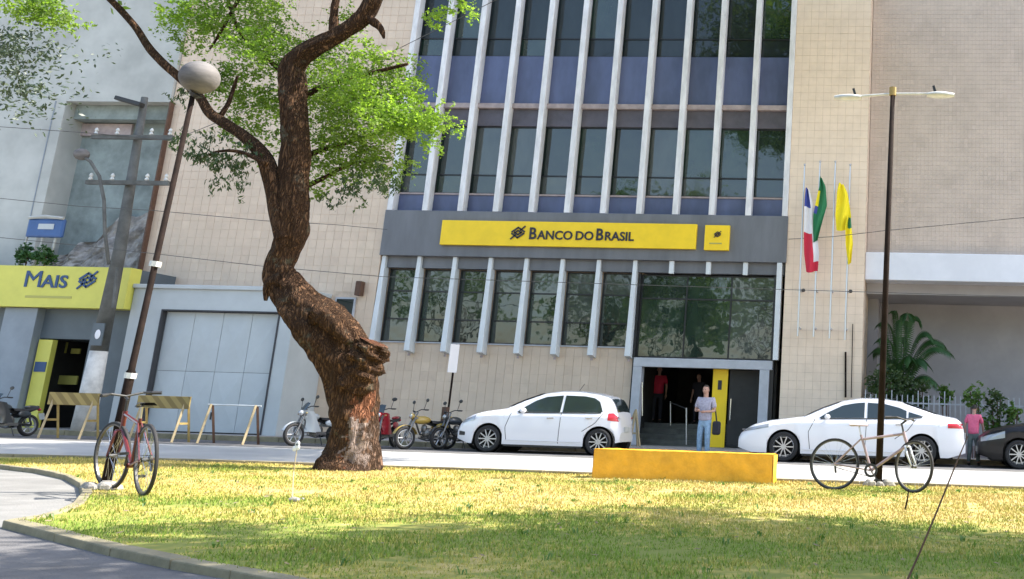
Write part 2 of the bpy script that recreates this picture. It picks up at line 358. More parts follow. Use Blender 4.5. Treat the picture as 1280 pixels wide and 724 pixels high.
# blades
def inpoly(x, y, poly):
    ins = np.zeros(len(x), bool); n_ = len(poly)
    for i in range(n_):
        x0, y0 = poly[i]; x1, y1 = poly[(i+1) % n_]
        c = ((y0 > y) != (y1 > y)) & (x < (x1-x0)*(y-y0)/((y1-y0)+1e-12)+x0); ins ^= c
    return ins
def blades(name, poly, x0, x1, y0, y1, N, h0, h1, mt, z0=.04, wd=.005):
    x = rng.uniform(x0, x1, N); y = y0+(y1-y0)*rng.uniform(0, 1, N)**1.25; k = inpoly(x, y, poly); x = x[k]; y = y[k]
    mk = np.array([noise.noise(Vector((a*1.1, c*1.1, 7)))+.6*noise.noise(Vector((a*4, c*4, 2))) for a, c in zip(x, y)]); k = (mk+rng.uniform(-.15,.15,len(x))) > -.42; x = x[k]; y = y[k]; n_ = len(x)
    clump = np.array([noise.noise(Vector((a*.9, c*.9, 0))) for a, c in zip(x[::1], y[::1])])
    h = rng.uniform(h0, h1, n_)*(1+.6*clump); an = rng.uniform(0, 2*PI, n_); ln = rng.uniform(0, .8, n_)*h; la = rng.uniform(0, 2*PI, n_)
    ww = wd*(1+.10*(y-6))
    v = np.zeros((n_, 3, 3)); v[:,0,0] = x-np.cos(an)*ww; v[:,0,1] = y-np.sin(an)*ww; v[:,1,0] = x+np.cos(an)*ww; v[:,1,1] = y+np.sin(an)*ww
    v[:,:2,2] = z0; v[:,2,0] = x+np.cos(la)*ln; v[:,2,1] = y+np.sin(la)*ln; v[:,2,2] = z0+h
    me = bpy.data.meshes.new(name); me.vertices.add(n_*3); me.loops.add(n_*3); me.polygons.add(n_)
    me.vertices.foreach_set('co', v.reshape(-1)); me.loops.foreach_set('vertex_index', np.arange(n_*3, dtype=np.int32))
    me.polygons.foreach_set('loop_start', np.arange(0, n_*3, 3, dtype=np.int32)); me.update(calc_edges=True); me.materials.append(K[mt])
    o = bpy.data.objects.new(name, me); COL.objects.link(o); return o
tag(stuff(blades('grass', lawn_poly, -14, 3.5, 4.5, 16.75, 300000, .014, .042, 'grass')), 'short dry yellow green mown grass covering the lawn', 'grass')
b = MB(); random.seed(31)
for i in range(170):
    x, y = random.uniform(-11, 2), random.uniform(6, 16.4)
    if not inpoly(np.array([x]), np.array([y]), lawn_poly)[0]: continue
    for j in range(random.randint(5,11)):
        a = random.uniform(0, 2*PI); h = random.uniform(.03,.065); c = Vector((x+random.uniform(-.03,.03), y+random.uniform(-.03,.03), .04)); t = c+Vector((math.cos(a)*h*.7, math.sin(a)*h*.7, h)); s_ = Vector((-math.sin(a), math.cos(a), 0))*.006
        m_ = c.lerp(t,.55)+Vector((0,0,.012)); b.add([c-s_*.5, m_-s_, t, m_+s_, c+s_*.5], [(0,1,2,3,4)])
tag(stuff(b.build('weeds', 'shrub')), 'scattered green weed tufts standing above the mown lawn', 'weeds')
b = MB(); random.seed(12)
for i in range(420):
    x, y = random.uniform(-9, 2), random.uniform(6, 13)
    a = random.uniform(0, PI); r_ = random.uniform(.015,.035); c = Vector((x, y, .075)); u = Vector((math.cos(a), math.sin(a), random.uniform(-.3,.3)))*r_; v_ = Vector((-math.sin(a), math.cos(a), random.uniform(-.3,.3)))*r_*.5
    if inpoly(np.array([x]), np.array([y]), lawn_poly)[0]: b.add([c-u, c+v_, c+u, c-v_], [(0,1,2,3)])
tag(stuff(b.build('fallen_leaves', 'earth')), 'small dry fallen leaves scattered on the lawn', 'leaves')

# ================================================================== BANK
def tiles(parent, rects, Y, pitch_x, pitch_z, mats, nind, centre, joint=.009, proud=.008, skip=None):
    """rects X0,X1,Z0,Z1 tiled; nind nearest the centre as single objects, rest joined"""
    cells = []
    for (x0,x1,z0,z1) in rects:
        nx = max(1, round((x1-x0)/pitch_x)); nz = max(1, round((z1-z0)/pitch_z)); dx = (x1-x0)/nx; dz = (z1-z0)/nz
        for i in range(nx):
            for j in range(nz):
                c = (x0+dx*(i+.5), z0+dz*(j+.5), dx-joint, dz-joint)
                if skip and any(c[0] > s[0]-dx/2 and c[0] < s[1]+dx/2 and c[1] > s[2]-dz/2 and c[1] < s[3]+dz/2 for s in skip): continue
                cells.append(c)
    cells.sort(key=lambda c: (c[0]-centre[0])**2+(c[1]-centre[1])**2)
    cache = {}; st = MB()
    def bx(mb, x, z, w_, h_, p):
        a, c = w_/2, h_/2; y0 = Y-p
        mb.add([(x-a,y0,z-c),(x+a,y0,z-c),(x+a,y0,z+c),(x-a,y0,z+c),(x-a,Y,z-c),(x+a,Y,z-c),(x+a,Y,z+c),(x-a,Y,z+c)], [(0,1,2,3),(1,5,6,2),(4,0,3,7),(3,2,6,7),(4,5,1,0)])
    for i, (x, z, w_, h_) in enumerate(cells):
        k = random.choices(range(len(mats)), [9]+[1]*(len(mats)-1))[0]
        if i < nind:
            key = (round(w_,3), round(h_,3), k)
            if key not in cache:
                mb = MB(); Y_ = Y; bx(mb, 0, 0, w_, h_, proud); t = mb.build('tile', mats[k], parent); cache[key] = t.data
            else: t = bpy.data.objects.new('tile', cache[key]); COL.objects.link(t); t.parent = parent
            t.location = Vector((x, random.uniform(-.003,.002), z))-parent.location
        else: st.mi = k; bx(st, x, z, w_, h_, proud+random.uniform(-.003,.003))
    if st.v: stuff(st.build('tile_field', mats, parent, world=True))
bank = empty('bank_building', (-9,30.2,0), 'tall bank building with white vertical fins, blue panels and cream tiled walls', 'bank building')
FX = [-16.41+1.1064*i for i in range(12)]
b = MB()
b.box(-24.05,-16.5,30.212,30.9,0,26); b.box(-4.15,-1.82,30.212,32.5,0,26)           # piers
b.box(-16.5,-8.56,30.52,30.9,0,2.9); b.box(-16.5,-8.46,30.62,30.9,2.9,6)
b.build('wall', 'grout', bank, world=True)
b = MB(); b.box(-16.5,-4.15,30.72,31.0,5.4,26); b.box(-24,-1.83,31.0,45,25.6,26.0); b.box(-24,-23.7,30.9,45,0,25.6); b.box(-2.1,-1.83,32.5,45,0,25.6); b.box(-24,-1.83,44.7,45.0,0,25.6)
b.build('backing', 'dark', bank, world=True)
small_win = (at(421,372,30.2).x, at(446,372,30.2).x, at(430,404,30.2).z, at(430,372,30.2).z)
tiles(bank, [(-24.04,-16.5,.13,17.9)], 30.212, .26, .26, ['tile','tile_pale','tile_dark'], 170, (-18.6,5.6), skip=[small_win])
tiles(bank, [(-16.5,-8.56,.13,2.86)], 30.52, .26, .26, ['tile','tile_pale','tile_dark'], 120, (-12,2))
tiles(bank, [(-4.15,-1.83,.13,17.9)], 30.212, .24, .24, ['tile_golden'], 0, (0,0), joint=.008, proud=.006)
b = MB(); b.box(small_win[0],small_win[1],30.14,30.205,small_win[2],small_win[3]); wn = b.build('window', 'frame', bank, world=True)
MB().box(small_win[0]+.05,small_win[1]-.05,30.13,30.138,small_win[2]+.05,small_win[3]-.05).build('pane','glass',wn,world=True)
# fascia
b = MB(); b.box(-16.52,-4.13,30.15,30.75,5.44,6.83); b.build('fascia', 'fascia', bank, world=True, bevel=.01)
b = MB(); b.box(-16.5,-4.2,30.35,30.75,5.1,5.437); b.build('soffit_panel', 'fascia', bank, world=True)
# fins
for i, x in enumerate(FX):
    q = MB(); q.box(x-.085, x+.085, 30.17, 30.49, 6.834, 25.9); q.build('fin', 'fin', bank, world=True, bevel=.008)
for i in range(8):
    x = FX[i]; q = MB(); a = .085
    q.add([(x-a,30.16,2.62),(x+a,30.16,2.62),(x+a,30.515,2.55),(x-a,30.515,2.55),(x-.06,30.24,5.437),(x+.06,30.24,5.437),(x+.06,30.515,5.437),(x-.06,30.515,5.437)],
          [(0,3,2,1),(4,5,6,7),(0,1,5,4),(1,2,6,5),(2,3,7,6),(3,0,4,7)])
    q.build('lower_fin', 'finlow', bank, world=True, bevel=.008)
    q = MB(); q.lathe([(.0,.03),(.035,.03),(.04,-.04),(.0,-.04)], (x,30.36,2.52), 'z', 8); q.build('fin_foot', 'ledge', bank, world=True)
for i in (8,9,10):
    x = FX[i]; MB().box(x-.07,x+.07,30.22,30.34,5.06,5.437).build('fin_stub','finlow',bank,world=True,bevel=.008)
q = MB(); q.box(-4.40,-4.25,30.16,30.5,2.62,5.437); q.build('lower_fin','finlow',bank,world=True,bevel=.008)
# upper storeys, bay by bay
def window(parent, x0, x1, z0, z1, Y, trans, gm, mull=()):
    f = MB(); t = .035
    f.box(x0,x0+t,Y-.06,Y,z0,z1); f.box(x1-t,x1,Y-.06,Y,z0,z1); f.box(x0+t,x1-t,Y-.06,Y,z0,z0+t); f.box(x0+t,x1-t,Y-.06,Y,z1-t,z1)
    for z in trans: f.box(x0+t,x1-t,Y-.055,Y,z-.02,z+.02)
    for x in mull: f.box(x-.02,x+.02,Y-.05,Y,z0+t,z1-t)
    fo = f.build('window', 'black', parent, world=True)
    zs = [z0+t]+[v for z in trans for v in (z-.02, z+.02)]+[z1-t]; xs = [x0+t]+[v for x in mull for v in (x-.02,x+.02)]+[x1-t]
    for a in range(0, len(zs), 2):
        for c in range(0, len(xs), 2):
            e1, e2, e3 = random.uniform(-.004,.004), random.uniform(-.004,.004), random.uniform(-.004,.004)
            X0, X1, Z0, Z1 = xs[c], xs[c+1], zs[a], zs[a+1]
            p = MB(); p.add([(X0,Y-.02+e1,Z0),(X1,Y-.02+e2,Z0),(X1,Y-.02+e2+e3,Z1),(X0,Y-.02+e1+e3,Z1),(X0,Y-.012,Z0),(X1,Y-.012,Z0),(X1,Y-.012,Z1),(X0,Y-.012,Z1)],[(0,1,2,3),(5,4,7,6),(4,0,3,7),(1,5,6,2),(3,2,6,7),(4,5,1,0)])
            p.build('pane', random.choice(GV[gm]), fo, world=True)
    return fo
for i in range(11):
    x0, x1 = FX[i]+.03, FX[i+1]-.03; e = random.uniform(-.008,.008)
    MB().box(x0,x1,30.50+e,30.71,6.834,7.40).build('spandrel_panel','blue',bank,world=True,bevel=.01)
    MB().box(x0,x1,30.46+e,30.71,7.40,7.45).build('sill','ledge',bank,world=True)
    window(bank,x0,x1,7.452,9.62,30.62,(8.05,),'glass')
    MB().box(x0,x1,30.50,30.71,9.622,10.17).build('shaded_soffit','purple',bank,world=True,bevel=.01)  # grey-purple soffit band, the shade under the ledge put into its colour
    MB().box(x0,x1,30.36,30.71,10.172,10.33).build('ledge','ledge',bank,world=True,bevel=.01)
    MB().box(x0,x1,30.49+e,30.71,10.332,11.93).build('spandrel_panel','blue',bank,world=True,bevel=.012)
    window(bank,x0,x1,11.935,14.2,30.62,(12.55,),'glassup')
    MB().box(x0,x1,30.49+e,30.71,14.202,25.6).build('spandrel_panel','blue',bank,world=True)
for i in range(7):
    x0, x1 = FX[i]+.09, FX[i+1]-.05
    window(bank,x0,x1,2.9,5.08,30.61,(3.58,4.42),'glass')
MB().box(-16.5,-8.6,30.46,30.60,2.865,2.9).build('sill','frame',bank,world=True)
# entrance
EX0, EX1 = -8.50, -4.42
window(bank, EX0, EX1, 2.62, 5.06, 30.60, (4.35,) , 'glass', (EX0+1.38, EX0+2.72))
b = MB(); b.box(EX0,EX1,30.30,30.62,2.34,2.60); b.box(EX0,EX0+.26,30.30,30.62,.13,2.338); b.box(EX1-.36,EX1-.08,30.30,30.62,.13,2.338)
b.build('door_frame','frame',bank,world=True,bevel=.012)
MB().box(EX1-.078,EX1+.03,30.4,30.62,.13,5.06).build('door_jamb','black',bank,world=True); MB().box(EX0-.06,EX0-.002,30.4,30.62,.13,5.06).build('door_jamb','black',bank,world=True)
b = MB()
b.box(EX0-.1,EX1+.1,30.62,36,2.9,3.0); b.box(EX0-.1,EX0,30.62,36,.1,2.9); b.box(EX1,EX1+.1,30.62,36,.1,2.9); b.box(EX0-.1,EX1+.1,36,36.1,.1,2.9)
b.build('lobby','dark',bank,world=True)
b = MB(); b.box(EX0,EX1,30.7,31.6,.1,.14)
for k in range(4): b.box(EX0,EX1,31.2+.28*k,31.2+.28*(k+1),.1,.13+.155*(k+1))
b.box(EX0,EX1,32.32,36,.1,.75); b.build('stairs','floorin',bank,world=True)
# tall yellow totem between the doors, doors
b = MB(); b.box(-6.20,-5.76,30.66,30.74,.13,2.338); yt = b.build('yellow_panel','yellow',bank,world=True)
MB().box(-6.04,-5.93,30.64,30.658,1.75,2.02).build('emblem','ink',yt,world=True)
b = MB(); b.box(-5.70,-4.84,30.64,30.655,.16,2.32); dp = b.build('door','dark',bank,world=True)
MB().box(-5.66,-4.88,30.60,30.638,.16,.24).build('rail','black',dp,world=True)
MB().tube([(-5.62,30.58,.9),(-5.62,30.58,1.5)],.02,8).build('handle','chrome',dp,world=True)
for (px,y0,y1,Y) in ((858,510,556,30.9),(838,502,532,31.8)):
    MB().tube([at(px,y1,Y),at(px,y0,Y)],.022,8).build('handrail_post','metal',bank,world=True)
MB().tube([at(858,511,30.9),at(838,503,31.8)],.018,8).build('handrail','metal',bank,world=True)
MB().tube([at(803,520,30.25),at(803,478,30.25)],.018,8).build('door_handle','chrome',bank,world=True)
# pipes on the pier and bracket
MB().tube([at(1057,497,30.16),at(1057,440,30.16)],.03,6).build('dark_pipe','pole',bank,world=True)
MB().tube([at(1064,497,30.16),at(1066,405,30.16)],.014,6).build('thin_pipe','pole',bank,world=True)
b = MB(); b.box(*sorted((at(448,352,30.1).x,at(455,352,30.1).x)),29.95,30.19,at(450,370,30.1).z,at(450,352,30.1).z); b.build('wall_lamp','wooddark',bank,world=True,bevel=.02)

# signs
def emblem(mb, cx, y, cz, s):
    """interlocking angular knot"""
    def bar(pts, wd):
        for a, c in zip(pts[:-1], pts[1:]):
            a = Vector((cx+a[0]*s, y, cz+a[1]*s)); c = Vector((cx+c[0]*s, y, cz+c[1]*s)); d = c-a
            mb.obox((a+c)/2, d, d.length/2+wd*s*.35, .008, wd*s/2, up=Vector((0,1,0))) if False else mb.obox((a+c)/2, d.normalized(), d.length/2+wd*s*.3, .010, wd*s/2, up=Vector((0,0,1)) if abs(d.normalized().z) < .9 else Vector((1,0,0)))
    bar([(-.9,.1),(0,.75),(.95,.15)], .24); bar([(-.9,-.15),(0,-.75),(.9,-.1)], .24)
    bar([(-.55,-.1),(.0,.3),(.5,-.05)], .2); bar([(-.5,.08),(0,-.3),(.55,.1)], .2); bar([(-1.0,-.95),(-.3,-.3)], .2); bar([(.3,.3),(1.0,.95)], .2)
sg = empty('bank_sign', (-10.7,30.1,5.77), 'long yellow sign with dark bank name and emblem on the grey band', 'sign')
MB().box(-14.63,-6.83,30.02,30.148,5.77,6.52).build('sign_board','yellow',sg,world=True,bevel=.012)
lt, e = lettering([('B',.50,.85),('ANCO',.37,.98),(' ',.05,1),('DO',.37,.98),(' ',.03,1),('B',.50,.85),('RASIL',.37,.98)],'ink',sg,at(660,300,30.0).x,30.006,5.985)
b = MB(); emblem(b, at(647,294,30.0).x, 30.0, 6.17, .205); b.build('emblem','ink',sg,world=True)
sg = empty('square_sign', (-6.2,30.1,5.77), 'small square yellow sign with emblem right of the long bank sign', 'sign')
MB().box(-6.58,-5.84,30.02,30.148,5.75,6.50).build('sign_board','yellow',sg,world=True,bevel=.012)
b = MB(); emblem(b, -6.19, 30.0, 6.22, .10); b.build('emblem','ink',sg,world=True)
b = MB(); b.box(-6.42,-6.05,30.008,30.018,5.93,5.97); b.build('print_line','olive',sg,world=True)

# flags
def flag_cloth(pole_x, Y, px0, py0, px1, py1, wfun, mats, matf, sway=.04, n1=26, n2=8):
    b = MB(); P = []
    top = at(px0,py0,Y); bot = at(px1,py1,Y)
    for i in range(n1+1):
        t = i/n1; c = top.lerp(bot, t); wl, wr = wfun(t); row = []
        for j in range(n2+1):
            u = j/n2; row.append((c.x+(wl+(wr-wl)*u), Y-.03-sway*math.sin(u*9+t*5)-.02*math.sin(t*11), c.z+.03*math.sin(u*6+t*3)))
        P.append(row)
    for i in range(n1):
        for j in range(n2):
            b.mi = matf(i/n1, j/n2); b.add([P[i][j],P[i][j+1],P[i+1][j+1],P[i+1][j]], [(3,2,1,0)])
    return b, mats
pk = {'a':(1008,207,995,420),'b':(1026,203,1016,421),'c':(1047,203,1034,423),'d':(1063,207,1056,425)}
lbl = {'a':'white flagpole on the tiled pier carrying the red white and blue flag, leftmost of four','b':'flagpole on the tiled pier carrying the green flag, second of four','c':'flagpole carrying the upper yellow flag, third of four','d':'flagpole carrying the lower small yellow flag, nearest the pier corner'}
def wl(tab):
    def f(t):
        for (a, l0, r0), (c, l1, r1) in zip(tab[:-1], tab[1:]):
            if t <= c: k = (t-a)/(c-a); return (l0+(l1-l0)*k, r0+(r1-r0)*k)
        return tab[-1][1:]
    return f
for k, (x0,y0,x1,y1) in pk.items():
    p0 = at(x1,y1,29.6); X = (at(x0,y0,29.6).x+p0.x)/2; zt = at(x0,y0,29.6).z
    fo = empty('flagpole', (X,29.6,p0.z), lbl[k], 'flagpole', 'flagpoles on the bank pier')
    MB().tube([(X,29.6,p0.z),(X,29.6,zt)],[.028,.018],8).build('pole','metal',fo,world=True)
    MB().ell((X,29.6,zt+.02),.035,.035,.035,8,6).build('finial','metal',fo,world=True)
    b = MB(); b.box(X-.02,X+.02,29.6,30.2,4.58,4.63); b.box(X-.02,X+.02,29.6,30.2,3.5,3.55); b.build('bracket','frame',fo,world=True)
    if k in 'ad': MB().ell((X+(.08 if k=='a' else .1),29.85,4.6),.06,.1,.05,8,6).build('spotlight','plastic',fo,world=True)
b, mm = flag_cloth(0,29.55,1008,236,1012,340,wl([(0,-.02,.08),(.15,-.06,.16),(.5,-.12,.26),(.8,-.14,.30),(1,-.10,.24)]),['fwhite','fred','fblue'],
    lambda t,u: 2 if (t<.22 and u<.7) else (1 if (t>.5 and u<.62) or t>.88 else 0))
tag(b.build('flag',mm,smooth=True),'limp flag of white, red and blue hanging from the leftmost flagpole','flag','flags on the bank pier')
b, mm = flag_cloth(0,29.5,1026,222,1022,302,wl([(0,-.03,.03),(.15,-.02,.16),(.45,-.12,.22),(.6,-.16,.16),(1,-.14,.0)]),['fgreen','fyellow','fblue'],
    lambda t,u: 1 if (.2<t<.45 and u<.18) else (2 if .45<t<.55 and u<.2 else 0))
tag(b.build('flag',mm,smooth=True),'limp green flag hanging from the second flagpole','flag','flags on the bank pier')
b, mm = flag_cloth(0,29.55,1050,230,1054,288,wl([(0,-.04,.10),(.2,-.10,.20),(.7,-.20,.26),(1,-.20,.22)]),['fyellow'],lambda t,u:0)
tag(b.build('flag',mm,smooth=True),'plain yellow flag hanging highest, on the third flagpole','flag','flags on the bank pier')
b, mm = flag_cloth(0,29.5,1061,272,1061,330,wl([(0,-.05,.06),(.2,-.10,.08),(.6,-.09,.12),(1,-.03,.07)]),['fyellow','fgreen'],lambda t,u:1 if t<.22 and u>.3 else 0)
tag(b.build('flag',mm,smooth=True),'small rolled yellow flag hanging lower, on the fourth flagpole','flag','flags on the bank pier')

# ================================================================== RIGHT BUILDING
rb = empty('brown_tiled_building', (2,30.9,0), 'brown tiled building right of the bank over a white ledge and recess', 'building')
MB().box(-1.81,44,30.92,36,5.84,26).build('wall','brown',rb,world=True)  # runs on unseen to the right, extended to shade the street
st = MB(); random.seed(5)
for i in range(62):
    for j in range(84):
        x = -1.80+i*.12; z = 5.86+j*.145; st.mi = 0 if random.random() < .8 else 1
        p = .008+random.uniform(0,.0015); st.add([(x+.007,30.92-p,z+.002),(x+.113,30.92-p,z+.002),(x+.113,30.92-p,z+.143),(x+.007,30.92-p,z+.143),(x+.007,30.92,z+.002),(x+.113,30.92,z+.002),(x+.113,30.92,z+.143),(x+.007,30.92,z+.143)],[(0,1,2,3),(1,5,6,2),(4,0,3,7),(3,2,6,7),(4,5,1,0)])
K['brown2'] = mat('brown_tile_pale', (.545,.44,.365), .55, var=.05, vs=2)
stuff(st.build('tile_field',['brown','brown2'],rb,world=True))
MB().box(-1.815,14,30.4,36,5.02,5.838).build('ledge','ledgewhite',rb,world=True,bevel=.02)
b = MB(); b.box(-1.82,14,33.8,34.2,0,5.018); b.box(-1.82,-1.5,32.55,33.8,0,5.018); b.build('recess_wall','mauve',rb,world=True)
MB().box(-1.81,14,31.2,33.79,4.70,5.018).build('beam','mauve',rb,world=True)
# yard wall + fence
fe = empty('picket_fence', (1,29.3,.12), 'low grey metal picket fence behind the white sedan', 'fence')
for i in range(46):
    x = -1.65+i*.145; z1 = 1.72+(.0 if i % 5 else .12)
    MB().obox((x,29.3,(.35+z1)/2),(1,0,0),.013,.013,(z1-.35)/2).build('picket','frame',fe,world=True)
for z in (.55,1.5): MB().box(-1.75,5.1,29.32,29.345,z-.02,z+.02).build('rail','frame',fe,world=True)
lw = tag(MB().box(-1.75,6,29.15,29.29,.12,.42).build('low_wall','ledge'), 'low pinkish wall at the foot of the picket fence', 'wall')
cw = tag(MB().box(2.0,7,27.9,28.15,.12,.86).build('planter_wall','kerb',bevel=.02), 'cream low wall behind the black car at the right edge', 'wall')

# ------------------------------------------------------------------ foliage helper
def leaves(clumps, N, size, dirty=1., droop=.3, yr=1.0, asp=.42, spray=.75):
    """clumps: (Vector centre, radius, weight, squash)  -> numpy triangles-pair (kite leaves)"""
    wts = np.array([c[2]*c[1]**2 for c in clumps], float); wts /= wts.sum(); cnt = rng.multinomial(N, wts)
    C = []
    for (c, r, _, sq), k in zip(clumps, cnt):
        # sub-twigs inside the clump: leaves gather round random twig points
        tw = max(3, int(k/16)); d = rng.normal(size=(tw,3)); d /= np.linalg.norm(d, axis=1)[:,None]
        T = d*(rng.uniform(.15,1,tw)**.55)[:,None]*r*np.array([1,yr,sq])
        D = rng.normal(size=(tw,3)); D[:,2] = D[:,2]*.45-.25; D /= np.linalg.norm(D,axis=1)[:,None]
        j = rng.integers(0, tw, k); u_ = rng.uniform(-.5,.5,k); q = T[j]+D[j]*(u_*spray*max(.35,min(r,1.2)))[:,None]+rng.normal(size=(k,3))*np.array([.05,.05,.035])*max(.35,min(r,1.5)); q[:,2] -= .25*(u_+.5)**2*spray*.5
        C.append(q+np.array(c))
    P = np.concatenate(C); n_ = len(P); s = size*rng.uniform(.6,1.3,n_)
    a = rng.normal(size=(n_,3)); a[:,2] = a[:,2]*.5-droop; a /= np.linalg.norm(a,axis=1)[:,None]
    h = rng.normal(size=(n_,3)); bb = np.cross(a,h); bb /= np.linalg.norm(bb,axis=1)[:,None]
    v = np.stack([P-a*s[:,None]*.5, P+bb*s[:,None]*asp*.5, P+a*s[:,None]*.5, P-bb*s[:,None]*asp*.5], 1)
    return v
def leafobj(name, v, m, parent=None, world=True):
    n_ = len(v); me = bpy.data.meshes.new(name); me.vertices.add(n_*4); me.loops.add(n_*4); me.polygons.add(n_)
    me.vertices.foreach_set('co', v.reshape(-1)); me.loops.foreach_set('vertex_index', np.arange(n_*4, dtype=np.int32))
    me.polygons.foreach_set('loop_start', np.arange(0, n_*4, 4, dtype=np.int32)); me.update(calc_edges=True); me.materials.append(K[m])
    o = bpy.data.objects.new(name, me); COL.objects.link(o)
    if parent:
        o.parent = parent
        if world: o.location = -parent.location
    return o
# palm
pa = empty('palm', (.0,31.2,.12), 'dark green palm with arching fronds in the recess behind the sedan', 'palm')
base = Vector((-.75,31.3,.5)); random.seed(21)
for k, (px,py,sag) in enumerate([(1188,440,.75),(1172,480,.8),(1150,400,.5),(1118,392,.3),(1100,405,.4),(1090,440,.5),(1092,480,.5),(1135,395,.4),(1165,420,.6),(1150,500,.6),(1105,500,.5),(1125,425,.2),(1140,450,.35),(1112,455,.3),(1180,430,.6),(1098,425,.3),(1128,405,.25),(1160,455,.5)]):
    e = at(px,py,31.2+random.uniform(-.8,.8)); st_ = base+Vector((random.uniform(-.12,.12),random.uniform(-.15,.15),random.uniform(.5,1.1))); N = 18; pts = []
    mid = st_.lerp(e,.35); mid.z = max(st_.z, e.z)+.55+.3*sag
    for i in range(N+1):
        t = i/N; pts.append(st_*(1-t)**2+mid*2*t*(1-t)+e*t*t)
    b = MB(); b.tube(pts, [.016*(1-.8*i/N) for i in range(N+1)], 5)
    for i in range(4, N+1):
        tdir = (pts[min(i+1,N)]-pts[i-1]).normalized(); sd = tdir.cross(Vector((0,0,1))).normalized()
        for sgn in (-1,1):
            for q in (0,.33,.66):
                p0 = pts[i-1].lerp(pts[i], q); L = .46*(1-.55*abs(i/N-.5)); tip = p0+sd*sgn*L*.62+tdir*L*.5+Vector((0,0,-L*.6)); mdl = p0.lerp(tip,.5)+Vector((0,0,.03))
                b.add([p0, mdl+tdir*.024, tip, mdl-tdir*.024], [(0,1,2,3)])
    b.build('frond','palm',pa,world=True)
MB().tube([(-.75,31.3,.1),(-.72,31.3,.7),(-.76,31.3,1.3)],[.11,.09,.07],9).build('trunk','wooddark',pa,world=True)
for k, (px,py,rp,lab,mt) in enumerate([(1218,490,16,'bright green shrub behind the person in pink','shrub'),(1266,512,14,'small round green shrub near the right edge','shrub'),(1245,500,14,'dark spiky plant behind the fence left of the round shrub','leafdark'),(1182,490,9,'small pale green plant beside the palm behind the fence','shrub'),(1240,528,13,'low flowering ground plants on the wall above the black car','shrub'),(1108,478,26,'dark undergrowth at the foot of the palm against the bank pier','leafdark'),(1148,488,20,'dark low bush right of the palm trunk behind the fence','leafdark')]):
    Y = 28.6 if k not in (3,5,6) else 30.4; c = at(px,py,Y); r_ = rp*Y/F
    so_ = empty('shrub', (c.x,Y,.12), lab, 'shrub', 'shrubs round the fence')
    leafobj('foliage', leaves([(c,r_,1,.9),(c+Vector((0,0,-r_*.9)),r_*.7,.7,.9)], int(500*max(1,(r_/.33)**2)), .12, droop=-.3), mt, so_)
    b = MB(); [b.tube([(c.x+dx,Y,.12),(c.x+dx*2,Y,c.z)],.015,5) for dx in (-.05,.02,.06)]; b.build('stem','wooddark',so_,world=True)
    c2 = c

# ================================================================== GARAGE
GX0, GX1 = -22.76, -17.87
ga = empty('garage', (-20.3,28.5,0), 'pale blue grey garage box with a wide closed door between the two banks', 'garage')
DX0, DX1, DZ = -21.78, -18.30, 3.48
b = MB(); b.box(GX0,DX0,28.5,30.19,0,4.1); b.box(DX1,GX1,28.5,30.19,0,4.1); b.box(DX0,DX1,28.5,30.19,DZ,4.1); b.build('wall','garage',ga,world=True)
MB().box(GX0-.02,GX1+.04,28.42,30.2,4.102,4.22).build('coping','garage',ga,world=True,bevel=.02)
MB().box(DX0,DX1,28.72,28.8,.12,DZ).build('door_backing','darkline',ga,world=True)
nd = 4
for i in range(nd):
    a = DX0+.02+(DX1-DX0-.04)*i/nd+.006; c = DX0+.02+(DX1-DX0-.04)*(i+1)/nd-.006
    for (z0,z1) in ((.16,1.80),(1.81,DZ-.02)):
        m_ = Vector(((a+c)/2, 28.615, (z0+z1)/2)); q = MB()
        q.add([(a,28.66,z0),(c,28.66,z0),(c,28.66,z1),(a,28.66,z1),m_,(a,28.71,z0),(c,28.71,z0),(c,28.71,z1),(a,28.71,z1)],[(0,1,4),(1,2,4),(2,3,4),(3,0,4),(5,0,3,8),(1,6,7,2),(3,2,7,8),(5,6,1,0)])
        q.build('door_panel','gdoor',ga,world=True)
b = MB(); b.box(DX0-.03,DX0+.01,28.47,28.66,.12,DZ+.03); b.box(DX1-.01,DX1+.03,28.47,28.66,.12,DZ+.03); b.box(DX0-.03,DX1+.03,28.472,28.66,DZ-.005,DZ+.035); b.build('door_trim','darkline',ga,world=True)
b = MB(); b.box(-19.9,-19.86,28.58,28.6,.5,.7); b.build('handle','black',ga,world=True)

# ================================================================== LEFT BUILDING (branch with yellow sign)
mb_ = empty('white_building', (-27,28.5,0), 'tall white building at left with a yellow fascia shopfront below', 'building')
OX0, OX1 = at(80,140,30.1).x, at(212,140,30.1).x; OZ = at(140,127,30.1).z
b = MB(); b.box(-50,-24.06,30.1,40,OZ,26); b.box(-50,OX0,30.1,40,4.66,OZ-.002); b.build('wall','whitedirty',mb_,world=True)
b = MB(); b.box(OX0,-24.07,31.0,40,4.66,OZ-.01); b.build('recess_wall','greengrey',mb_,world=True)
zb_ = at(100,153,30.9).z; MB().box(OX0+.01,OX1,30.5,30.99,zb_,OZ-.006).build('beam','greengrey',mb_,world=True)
q = [at(79,153,30.95), at(99,170,30.95), at(165,166,30.95)]
MB().box(q[0].x,q[1].x,30.90,30.995,q[1].z,q[0].z).build('window_opening','black',mb_,world=True)
MB().box(q[1].x+.02,q[2].x,30.90,30.995,q[1].z,q[0].z-.05).build('cream_strip','ledge',mb_,world=True)
MB().box(OX0-.36,OX0-.33,30.08,30.099,4.66,OZ).build('joint_strip','greypier',mb_,world=True)
MB().box(OX1+.0,OX1+.05,30.02,30.2,4.2,OZ).build('downpipe','wooddark',mb_,world=True)
